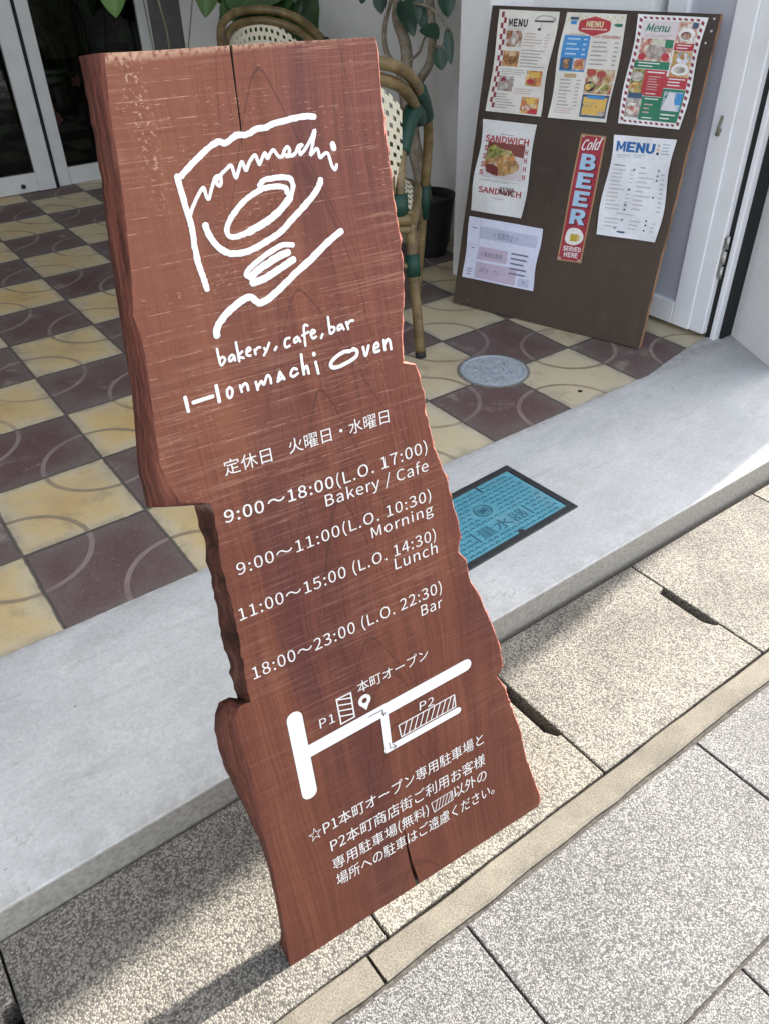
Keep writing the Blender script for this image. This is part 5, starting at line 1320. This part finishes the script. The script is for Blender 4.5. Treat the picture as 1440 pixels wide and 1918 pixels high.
for k in range(8):
    a = 2 * math.pi * k / 8
    for rr, ln, wd in ((0.060, 0.024, 0.004), (0.082, 0.010, 0.010)):
        for sgn in (-1, 1):
            c = Vector((math.cos(a + sgn * 0.16), math.sin(a + sgn * 0.16), 0)) * rr; t = Vector((math.cos(a + sgn * 0.9), math.sin(a + sgn * 0.9), 0)); nn = Vector((-t.y, t.x, 0))
            poly = [c - t * ln * .5 - nn * wd * .3, c + t * ln * .5 - nn * wd * .5, c + t * ln * .6, c + t * ln * .5 + nn * wd * .5, c - t * ln * .5 + nn * wd * .3]
            add_prism(bm, [(v.x, v.y) for v in poly], 0.003, 0.0062)
add_lathe(bm, [(0.040, 0.003), (0.040, 0.0058), (0.034, 0.0058), (0.034, 0.0036)], 40, smooth=False)
add_lathe(bm, [(0.014, 0.003), (0.014, 0.006), (0.010, 0.0065)], 24, smooth=False)
for k in range(5):
    a = 2 * math.pi * k / 5 + 0.3; add_lathe(bm, [(0.0065, 0.003), (0.0065, 0.006)], 10, (0.024 * math.cos(a), 0.024 * math.sin(a), 0), smooth=False)
obj('lid_plate', bm, M_LID, drain)
bm = bmesh.new(); add_lathe(bm, [(0.0005, 0.0), (0.0075, 0.001), (0.0075, 0.0012)], 16); 
tag(obj('bolt_hole', bm, M_DARK), 'small dark round hole in a cream porch tile beside the slab', 'bolt hole').location = (4.334 * S, -4.794 * S, 0.0006)

# ------------------------------------------------------------------ rattan chairs
def cane_material():
    q = Mat('cane_tube', rough=0.42, spec=0.45)
    a = q.noise(scale=18, detail=4); b = q.noise(scale=160, detail=2)
    base = q.ramp(a, [(0.3, (0.082, 0.052, 0.019)), (0.55, (0.16, 0.108, 0.042)), (0.75, (0.25, 0.18, 0.082))])
    base = q.mix(b.step(0.6, 0.7) * 0.3, base, (0.08, 0.05, 0.02))
    z = q.sep(q.coord())[2]
    node = ((z * 9.0 + a * 0.6).mod(1.0) - 0.5).abs().step(0.0, 0.045, 1.0, 0.0)
    base = q.mix(node * 0.55, base, (0.045, 0.028, 0.012))
    q.color(base); return q.m
def weave_material():
    q = Mat('cream_weave', rough=0.6, spec=0.25)
    uv = q.sep(q.uv())
    u, v = uv[0] * 34.0, uv[1] * 34.0
    w = v.floor().mod(2.0)
    hole = ((u + w * 0.5).mod(1.0) - 0.5).abs().step(0.20, 0.23, 1.0, 0.0) * (v.mod(1.0) - 0.5).abs().step(0.23, 0.26, 1.0, 0.0)
    strand = ((u * 4.0).mod(1.0) - 0.5).abs().step(0.3, 0.5, 1.0, 0.72)
    base = q.mix(1.0, q.mix(q.noise(scale=60, detail=3), (0.62, 0.56, 0.40), (0.74, 0.69, 0.54)), q.vec(strand, strand, strand), 'MULTIPLY')
    q.color(base)
    tr = q.N('ShaderNodeBsdfTransparent'); mx = q.N('ShaderNodeMixShader')
    q.link(hole, mx.inputs[0]); q.nt.links.new(q.b.outputs[0], mx.inputs[1]); q.nt.links.new(tr.outputs[0], mx.inputs[2])
    q.nt.links.new(mx.outputs[0], q.nt.nodes['Material Output'].inputs[0])
    return q.m
M_CANE, M_WEAVE = cane_material(), weave_material()
def wrap_material():
    q = Mat('green_binding', rough=0.5, spec=0.35)
    x, y, z = q.sep(q.coord())
    st = ((z * 170.0 + x * 60.0).mod(1.0) - 0.5).abs().step(0.25, 0.5, 1.0, 0.3)
    q.color(q.mix(1.0, (0.008, 0.048, 0.030), q.vec(st, st, st), 'MULTIPLY')); return q.m
M_WRAP = wrap_material(); M_GREENW = plain('dark_green_weave', (0.010, 0.045, 0.030), 0.6); M_CAP = plain('black_foot', (0.02, 0.02, 0.02), 0.6)
CWD = 1.5
def Q(f, r, z): return Vector((f * S, -r * S, z * S))            # chair space: x forward, y to its left
def mirror(p): return (p[0], -CWD - p[1], p[2])
def grid_surface(bm, fn, nu, nv, size):
    uvl = bm.loops.layers.uv.verify()
    g = [[bm.verts.new(fn(a / nu, b / nv)) for a in range(nu + 1)] for b in range(nv + 1)]
    for b in range(nv):
        for a in range(nu):
            f = bm.faces.new((g[b][a], g[b][a + 1], g[b + 1][a + 1], g[b + 1][a])); f.smooth = True
            for l, (da, db) in zip(f.loops, ((0, 0), (1, 0), (1, 1), (0, 1))):
                l[uvl].uv = ((a + da) / nu * size[0], (b + db) / nv * size[1])
def make_chair(label):
    t = thing('rattan_chair', label, 'chair', group='rattan bistro chairs on the porch')
    TR = 0.017
    half = [(1.65, 0.0, 0.02), (1.57, 0.06, 1.0), (1.50, 0.11, 1.75), (1.40, 0.11, 2.06), (1.15, 0.06, 2.28), (0.70, -0.02, 2.54), (0.28, -0.17, 2.76), (0.02, -0.42, 2.87), (-0.06, -0.75, 2.90)]
    full = half + [mirror(p) for p in reversed(half[:-1])]
    bm = bmesh.new(); add_tube(bm, [Q(*p) for p in full], TR, 12, 8); obj('arm_frame', bm, M_CANE, t)
    inner = [(1.10, 0.0, 2.18), (0.72, -0.06, 2.40), (0.33, -0.20, 2.62), (0.07, -0.45, 2.74), (-0.01, -0.75, 2.77)]
    full2 = inner + [mirror(p) for p in reversed(inner[:-1])]
    bm = bmesh.new(); add_tube(bm, [Q(*p) for p in full2], TR, 12, 8)
    panel = [(0.26, -0.20, 1.45), (0.31, -0.21, 1.75), (0.46, -0.18, 2.10), (0.76, -0.08, 2.34)]
    add_tube(bm, [Q(*p) for p in panel], TR * 0.9, 12, 6); add_tube(bm, [Q(*mirror(p)) for p in panel], TR * 0.9, 12, 6)
    panel2 = [(p[0] - 0.05, p[1] - 0.10, p[2]) for p in panel]
    add_tube(bm, [Q(*p) for p in panel2], TR * 0.9, 12, 6); add_tube(bm, [Q(*mirror(p)) for p in panel2], TR * 0.9, 12, 6)
    obj('back_frame', bm, M_CANE, t)
    # woven back, wrapped round the sitter
    def back_fn(u, v):
        a = (u - 0.5) * 2
        f = 0.02 + 0.30 * abs(a) ** 2.4; r = -0.75 + 0.60 * a * (1 - 0.06 * a * a)
        top = 2.78 - 0.34 * abs(a) ** 2.2
        z = 1.50 + (top - 1.50) * v
        return Q(f + 0.06 * (1 - v), r, z)
    bm = bmesh.new(); grid_surface(bm, back_fn, 20, 12, (0.46, 0.37)); obj('woven_back', bm, M_WEAVE, t)
    # seat
    def seat_fn(u, v):
        a, b = (u - .5) * 2, (v - .5) * 2
        sq = 1 - 0.05 * (a * a * b * b)
        return Q(0.92 + 0.74 * b * sq, -0.75 + 0.70 * a * sq, 1.53 - 0.04 * (1 - a * a) * (1 - b * b) - 0.09 * max(0, abs(b) - 0.8) / 0.2 * (1 if b > 0 else 0.3) - 0.07 * max(0, abs(a) - 0.85) / 0.15)
    bm = bmesh.new(); grid_surface(bm, seat_fn, 18, 18, (0.43, 0.45)); obj('woven_seat', bm, M_WEAVE, t)
    rim = [(0.2, -0.10, 1.43), (0.9, -0.03, 1.43), (1.55, -0.08, 1.43), (1.66, -0.75, 1.43), (1.55, -1.42, 1.43), (0.9, -1.47, 1.43), (0.2, -1.40, 1.43), (0.14, -0.75, 1.43), (0.2, -0.10, 1.43)]
    bm = bmesh.new(); add_tube(bm, [Q(*p) for p in rim], TR, 10, 6)
    add_tube(bm, [Q(p[0], p[1], p[2] - 0.10) for p in rim], TR * 0.8, 10, 6); obj('seat_frame', bm, M_CANE, t)
    for m in (False, True):
        k = mirror if m else (lambda p: p)
        bm = bmesh.new(); add_tube(bm, [Q(*k(p)) for p in ((0.0, 0.0, 0.02), (0.16, -0.08, 0.95), (0.27, -0.12, 1.5))], TR, 12, 6); lg = obj('leg', bm, M_CANE, t)
        bm = bmesh.new(); add_tube(bm, [Q(*k((-0.005, 0.002, 0.0))), Q(*k((0.006, -0.003, 0.06)))], TR * 1.08, 12, 1); obj('foot_cap', bm, M_CAP, lg)
        bm = bmesh.new(); add_tube(bm, [Q(*k((1.652, 0.0, 0.0))), Q(*k((1.645, 0.003, 0.06)))], TR * 1.08, 12, 1); obj('foot_cap', bm, M_CAP, t)
        for path, w in ((((1.28, 0.09, 2.19), (1.0, 0.045, 2.37), (0.72, -0.015, 2.53)), 1.4),
                        (((1.12, 0.0, 2.2), (0.80, -0.06, 2.34), (0.60, -0.13, 2.24), (0.44, -0.20, 2.02)), 1.6),
                        (((0.25, -0.23, 1.45), (0.28, -0.24, 1.66)), 1.9), (((0.145, -0.075, 0.86), (0.19, -0.09, 1.08)), 1.35), (((1.565, 0.065, 1.04), (1.535, 0.085, 1.42)), 1.3)):
            bm = bmesh.new(); add_tube(bm, [Q(*k(p)) for p in path], TR * w, 14, 5); obj('binding', bm, M_WRAP, t)
        bm = bmesh.new(); add_tube(bm, [Q(*k(p)) for p in ((0.16, -0.08, 0.95), (0.8, -0.05, 1.0), (1.56, 0.05, 0.98))], TR * 0.7, 10, 5)
        add_tube(bm, [Q(*k(p)) for p in ((0.17, -0.08, 0.92), (0.5, -0.07, 1.30), (0.85, -0.04, 1.40))], TR * 0.6, 10, 5)
        add_tube(bm, [Q(*k(p)) for p in ((1.58, 0.05, 0.92), (1.3, 0.0, 1.30), (0.95, -0.04, 1.40))], TR * 0.6, 10, 5)
        obj('stretcher', bm, M_CANE, t)
    bm = bmesh.new(); add_tube(bm, [Q(0.16, -0.08, 0.96), Q(0.16, -0.75, 1.0), Q(0.16, -1.42, 0.96)], TR * 0.7, 10, 5)
    obj('stretcher', bm, M_CANE, t); bm = bmesh.new(); add_tube(bm, [Q(1.56, 0.05, 0.96), Q(1.56, -0.75, 1.0), Q(1.56, -1.55, 0.96)], TR * 0.7, 10, 5); obj('stretcher', bm, M_CANE, t)
    return t
def copy_tree(o, parent=None):
    c = o.copy(); COL.objects.link(c)
    if parent is not None: c.parent = parent
    for ch in list(o.children): copy_tree(ch, c)
    return c
chair = make_chair('cream woven rattan chair with green bindings, half hidden behind the wooden sign')
chair2 = copy_tree(chair)
chair2['label'] = 'farther rattan chair, only its rounded back showing above the top of the wooden sign'
chair.location = (3.56 * S, -3.16 * S, 0.0)
chair.rotation_euler = (0, 0, math.atan2(1.33, 0.98))
yaw2 = math.radians(-100)
chair2.rotation_euler = (0, 0, yaw2)
off = Matrix.Rotation(yaw2, 3, 'Z') @ Q(-0.06, -0.75, 0.0)
chair2.location = (4.78 * S - off.x, 2.2 * S - off.y, 0.0)

# ------------------------------------------------------------------ plants
def leaf_material(name, c0, c1):
    q = Mat(name, rough=0.42, spec=0.4)
    uv = q.sep(q.uv())
    rib = (uv[0] - 0.5).abs().step(0.0, 0.03, 0.35, 0.0)
    vein = (((uv[1] * 9.0 - (uv[0] - 0.5).abs() * 6.0).mod(1.0)) - 0.5).abs().step(0.40, 0.5, 0.0, 0.22)
    n = q.noise(scale=14, detail=3)
    base = q.mix(n, c0, c1)
    base = q.mix(rib.max(vein), base, tuple(min(1, c * 2.2) for c in c1))
    q.color(base)
    q.set('Subsurface Weight', 0.0)
    return q.m
M_LEAF_FICUS = leaf_material('ficus_leaf', (0.018, 0.045, 0.030), (0.035, 0.080, 0.048))
M_LEAF_BIG = leaf_material('broad_leaf', (0.020, 0.050, 0.016), (0.045, 0.095, 0.025))
M_LEAF_BRIGHT = leaf_material('fresh_leaf', (0.045, 0.115, 0.018), (0.085, 0.17, 0.03))
def bark(name, c0, c1):
    q = Mat(name, rough=0.8)
    a = q.noise(scale=22, detail=5); b = q.noise(scale=140, detail=3)
    q.color(q.mix(b.step(0.4, 0.7) * 0.3, q.mix(a.step(0.3, 0.7), c0, c1), (0.07, 0.06, 0.05))); q.bump(a + b, 0.4, 0.003); return q.m
M_TRUNK = bark('pale_bark', (0.17, 0.135, 0.095), (0.33, 0.285, 0.215))
def add_leaf(bm, base, tip, width, normal, droop=0.15, wavy=0.0, heart=False, mi=0):
    uvl = bm.loops.layers.uv.verify()
    base, tip = Vector(base), Vector(tip); ax = tip - base; L = ax.length; ax.normalize()
    nrm = Vector(normal); nrm = (nrm - ax * nrm.dot(ax)).normalized(); side = ax.cross(nrm)
    nu, nv = 4, 9
    rows = []
    for b in range(nv + 1):
        t = b / nv
        if heart: wd = width * (math.sin(math.pi * min(1, (t * 0.92 + 0.08)) ** 0.62)) ** 0.8 if t < 1 else 0
        else: wd = width * math.sin(math.pi * t ** 0.85) ** 0.75 if 0 < t < 1 else 0
        row = []
        for a in range(nu + 1):
            s = a / nu * 2 - 1
            p = base + ax * (L * t) + side * (s * wd * 0.5) - nrm * (droop * L * t * t) + nrm * (abs(s) * wd * 0.16)
            if wavy: p += nrm * (wavy * math.sin(t * 17 + s * 2) * abs(s)) + side * (wavy * 0.8 * math.sin(t * 23 + 1) * s)
            row.append(bm.verts.new(p))
        rows.append(row)
    for b in range(nv):
        for a in range(nu):
            f = bm.faces.new((rows[b][a], rows[b][a + 1], rows[b + 1][a + 1], rows[b + 1][a])); f.smooth = True; f.material_index = mi
            for l, (da, db) in zip(f.loops, ((0, 0), (1, 0), (1, 1), (0, 1))): l[uvl].uv = ((a + da) / nu, (b + db) / nv)

ficus = thing('potted_tree', 'slim ficus with forked pale trunks and dark leaves in a black pot', 'potted tree', Matrix.Translation((5.75 * S, -0.55 * S, 0)))
bx, by = 5.75 * S, -0.55 * S
loc = lambda p: (p[0] - bx, p[1] - by, p[2])
bm = bmesh.new(); add_lathe(bm, [(0.075, 0.0), (0.092, 0.06), (0.108, 0.235), (0.114, 0.25), (0.104, 0.252), (0.098, 0.225)], 40)
obj('pot', bm, plain('black_pot', (0.014, 0.014, 0.015), 0.5), ficus)
bm = bmesh.new()
tr = lambda a, b: (lambda t: a + (b - a) * t)
add_tube(bm, [loc(p) for p in ((1.754, -0.16, 0.2), (1.754, -0.06, 0.42), (1.754, -0.005, 0.60), (1.754, -0.004, 0.673), (1.754, -0.015, 0.745), (1.754, 0.004, 0.807), (1.754, 0.046, 0.867), (1.76, 0.052, 0.93), (1.74, 0.07, 1.05))], tr(0.029, 0.019), 12, 5)
add_tube(bm, [loc(p) for p in ((1.754, -0.17, 0.2), (1.754, -0.06, 0.50), (1.754, -0.085, 0.645), (1.754, -0.161, 0.735), (1.754, -0.176, 0.82), (1.754, -0.157, 0.94), (1.75, -0.15, 1.05))], tr(0.020, 0.014), 10, 5)
add_tube(bm, [loc(p) for p in ((1.754, -0.02, 0.56), (1.75, 0.046, 0.689), (1.75, 0.114, 0.75), (1.75, 0.126, 0.829), (1.75, 0.08, 0.928), (1.75, 0.05, 0.98))], tr(0.011, 0.006), 8, 5)
add_tube(bm, [loc(p) for p in ((1.754, -0.012, 0.72), (1.75, -0.098, 0.765), (1.75, -0.133, 0.817), (1.73, -0.20, 0.84))], tr(0.007, 0.003), 8, 4)
add_tube(bm, [loc(p) for p in ((1.754, 0.02, 0.83), (1.74, -0.04, 0.90), (1.71, -0.11, 0.93), (1.70, -0.24, 0.92), (1.70, -0.33, 0.86))], tr(0.010, 0.003), 8, 4)
add_tube(bm, [loc(p) for p in ((1.754, -0.17, 0.80), (1.72, -0.27, 0.80), (1.71, -0.30, 0.82), (1.71, -0.345, 0.85))], tr(0.006, 0.002), 8, 4)
for q in range(5):
    a = q * 1.3
    add_tube(bm, [loc((1.75, -0.05 + 0.02 * q, 0.95)), loc((1.75 + 0.16 * math.cos(a), -0.05 + 0.22 * math.sin(a), 1.2)), loc((1.75 + 0.3 * math.cos(a), -0.05 + 0.35 * math.sin(a), 1.4))], tr(0.012, 0.003), 8, 4)
obj('trunk', bm, M_TRUNK, ficus)
bm = bmesh.new()
camn = (-0.6, -0.75, 0.45)
LEAVES = [((1.71, -0.03, 0.935), (1.70, -0.11, 0.845), 0.062), ((1.70, -0.10, 0.985), (1.70, -0.16, 0.875), 0.075), ((1.70, -0.185, 0.86), (1.70, -0.275, 0.835), 0.072), ((1.71, -0.268, 0.80), (1.705, -0.295, 0.728), 0.060),
          ((1.71, -0.315, 0.868), (1.69, -0.362, 0.755), 0.038), ((1.70, -0.30, 0.99), (1.70, -0.335, 0.90), 0.068), ((1.72, 0.11, 0.96), (1.71, 0.09, 0.885), 0.055), ((1.72, 0.21, 0.97), (1.71, 0.225, 0.91), 0.04),
          ((1.73, -0.13, 0.93), (1.74, -0.16, 0.84), 0.06), ((1.72, -0.07, 0.90), (1.71, -0.115, 0.825), 0.05)]
for b, tp, w in LEAVES: add_leaf(bm, loc(b), loc(tp), w, (camn[0] + rnd.uniform(-.4, .4), camn[1] + rnd.uniform(-.3, .3), camn[2]), 0.12)
for q in range(150):
    a = rnd.uniform(0, 2 * math.pi); r = rnd.uniform(0.05, 0.42); z = rnd.uniform(1.0, 1.62)
    c = Vector((1.70 + r * math.cos(a) * 0.8 - 0.08, -0.08 + r * math.sin(a), z)); d = Vector((math.cos(a + rnd.uniform(-1, 1)), math.sin(a + rnd.uniform(-1, 1)), rnd.uniform(-0.9, 0.1))).normalized() * rnd.uniform(0.07, 0.11)
    add_leaf(bm, loc(c), loc(c + d), rnd.uniform(0.045, 0.07), (rnd.uniform(-.5, .5), rnd.uniform(-.5, .5), 1), 0.15)
obj('foliage', bm, M_LEAF_FICUS, ficus)

# broad leaved plant behind the far chair
bigp = thing('broad_leaf_plant', 'plant with huge dark green leaves behind the far chair above the sign', 'plant', Matrix.Translation((1.78, 1.12, 0)))
lb = lambda p: (p[0] - 1.78, p[1] - 1.12, p[2])
bm = bmesh.new(); add_lathe(bm, [(0.10, 0.0), (0.13, 0.24), (0.135, 0.26), (0.122, 0.26), (0.115, 0.23)], 32); obj('pot', bm, plain('clay_pot', (0.16, 0.08, 0.05), 0.8), bigp)
bm = bmesh.new(); bmS = bmesh.new()
for b, tp, w in (((1.78, 1.06, 0.86), (1.45, 0.95, 0.86), 0.24), ((1.76, 1.05, 0.90), (1.60, 0.90, 0.72), 0.26), ((1.80, 1.04, 0.90), (1.98, 0.96, 0.66), 0.28), ((1.74, 1.08, 0.98), (1.78, 0.92, 0.76), 0.30), ((1.78, 1.06, 0.98), (1.50, 0.93, 0.865), 0.30), ((1.79, 1.05, 0.97), (1.66, 0.92, 0.83), 0.30), ((1.80, 1.1, 1.0), (2.02, 1.2, 1.02), 0.25), ((1.7, 1.12, 1.0), (1.5, 1.3, 1.05), 0.25)):
    add_leaf(bm, lb(b), lb(tp), w, (-0.55, -0.7, 0.6), 0.10, 0.010)
    add_tube(bmS, [lb((1.78, 1.12, 0.22)), lb((1.78, 1.11, 0.6)), lb(b)], 0.006, 8, 5)
obj('stem', bmS, plain('green_stem', (0.06, 0.09, 0.03), 0.6), bigp); obj('foliage', bm, M_LEAF_BIG, bigp)

# tall plant whose lowest leaves hang into the picture at the top
tall = thing('hanging_plant', 'plant with bright pointed leaves hanging in front of the dark window at the top', 'plant', Matrix.Translation((1.36, 1.50, 0)))
lt = lambda p: (p[0] - 1.36, p[1] - 1.50, p[2])
bm = bmesh.new(); add_lathe(bm, [(0.11, 0.0), (0.14, 0.28), (0.145, 0.30), (0.13, 0.30), (0.12, 0.26)], 32); obj('pot', bm, plain('grey_pot', (0.10, 0.10, 0.10), 0.7), tall)
bm = bmesh.new()
add_tube(bm, [lt((1.36, 1.50, 0.25)), lt((1.37, 1.42, 0.70)), lt((1.335, 1.375, 0.88)), lt((1.32, 1.40, 1.15))], 0.005, 8, 6)
add_tube(bm, [lt((1.33, 1.50, 0.25)), lt((1.30, 1.46, 0.7)), lt((1.25, 1.40, 1.0)), lt((1.12, 1.38, 1.05)), lt((1.116, 1.373, 0.93))], 0.004, 8, 6)
add_tube(bm, [lt((1.39, 1.50, 0.25)), lt((1.50, 1.44, 0.75)), lt((1.56, 1.40, 1.0)), lt((1.60, 1.38, 0.95))], 0.004, 8, 6)
obj('stem', bm, plain('pale_stem', (0.20, 0.19, 0.13), 0.6), tall)
bm = bmesh.new()
for b, tp, w in (((1.12, 1.375, 0.965), (1.103, 1.36, 0.838), 0.125), ((1.60, 1.375, 0.945), (1.555, 1.36, 0.808), 0.125), ((1.655, 1.372, 0.93), (1.675, 1.36, 0.845), 0.085), ((1.22, 1.38, 0.985), (1.25, 1.36, 0.905), 0.08), ((1.50, 1.40, 1.02), (1.46, 1.36, 0.93), 0.08)):
    add_leaf(bm, lt(b), lt(tp), w, (-0.5, -0.8, 0.3), 0.08, 0.0, True)
for q in range(40):
    a = rnd.uniform(0, 6.28); c = Vector((1.36 + 0.35 * math.cos(a) * rnd.random(), 1.42 + 0.2 * math.sin(a) * rnd.random(), rnd.uniform(1.05, 1.5)))
    d = Vector((math.cos(a), math.sin(a), rnd.uniform(-1, -0.1))).normalized() * 0.12
    add_leaf(bm, lt(c), lt(c + d), 0.09, (rnd.uniform(-.5, .5), -.5, 0.8), 0.12, 0.0, True)
obj('foliage', bm, M_LEAF_BRIGHT, tall)

# ------------------------------------------------------------------ what shows dimly behind the glass
flower = thing('flowering_plant', 'dim leafy plant with a few pink flowers behind the dark window', 'plant', Matrix.Translation((3.7 * S, 7.35 * S, 0)))
r2 = random.Random(21)
bm = bmesh.new(); add_lathe(bm, [(0.13, -0.006), (0.16, 0.26), (0.165, 0.28), (0.15, 0.28)], 24); obj('pot', bm, M_ROOM, flower)
bm = bmesh.new(); bmS = bmesh.new()
for q in range(210):
    a = r2.uniform(0, 6.28); r = r2.random() ** 0.6 * 0.42; z = r2.uniform(0.3, 1.25)
    c = Vector((r * math.cos(a) * 1.1, r * math.sin(a) * 0.30 - 0.02, z)); d = Vector((math.cos(a + r2.uniform(-.8, .8)), math.sin(a) * 0.5, r2.uniform(-0.7, 0.7))).normalized() * r2.uniform(0.07, 0.13)
    if c.y + d.y < -0.19: continue
    add_leaf(bm, c, c + d, r2.uniform(0.04, 0.07), (r2.uniform(-.5, .5), -1, 0.6), 0.15)
for q in range(9):
    a = 6.28 * q / 9; add_tube(bmS, [(0, 0, 0.27), (0.12 * math.cos(a), 0.04 * math.sin(a), 0.7), (0.26 * math.cos(a), 0.08 * math.sin(a), 1.15)], 0.006, 6, 4)
obj('foliage', bm, M_LEAF_BIG, flower); obj('stem', bmS, plain('dark_stem', (0.10, 0.10, 0.07), 0.6), flower)
M_PETAL = plain('pink_petal', (0.60, 0.20, 0.20), 0.6)
for x, z in ((-0.285, 0.60), (-0.27, 0.555), (-0.22, 0.36), (-0.20, 0.33), (-0.05, 0.50)):
    bm = bmesh.new()
    for q in range(5):
        a = 6.28 * q / 5 + x; c = Vector((x, -0.16, z)); add_leaf(bm, c, c + Vector((math.cos(a), -0.25, math.sin(a))) * 0.032, 0.026, (0, -1, 0.2), 0.1)
    obj('flower', bm, M_PETAL, flower)
wire = thing('wire_chair', 'black wire cafe chair dimly seen through the sliding glass door', 'chair', Matrix.Translation((1.75 * S, 7.9 * S, -0.006)))
M_WIRE = plain('black_wire', (0.015, 0.015, 0.015), 0.4)
for sx in (-1, 1):
    for sy in (-1, 1):
        bm = bmesh.new(); add_tube(bm, [(sx * 0.20, sy * 0.20, 0.0), (sx * 0.15, sy * 0.15, 0.25), (sx * 0.19, sy * 0.19, 0.45)], 0.009, 8, 5); obj('leg', bm, M_WIRE, wire)
bm = bmesh.new(); add_tube(bm, [(0.2, -0.2, 0.45), (0.2, 0.2, 0.45), (-0.2, 0.2, 0.45), (-0.2, -0.2, 0.45), (0.2, -0.2, 0.45)], 0.009, 8, 1); add_box(bm, (-0.19, -0.19, 0.452), (0.19, 0.19, 0.475)); obj('seat', bm, plain('pale_cushion', (0.55, 0.53, 0.50), 0.7), wire)
bm = bmesh.new(); add_tube(bm, [(0.19, 0.19, 0.45), (0.20, 0.25, 0.75), (0.0, 0.28, 0.92), (-0.20, 0.25, 0.75), (-0.19, 0.19, 0.45)], 0.010, 8, 6); obj('backrest', bm, M_WIRE, wire)
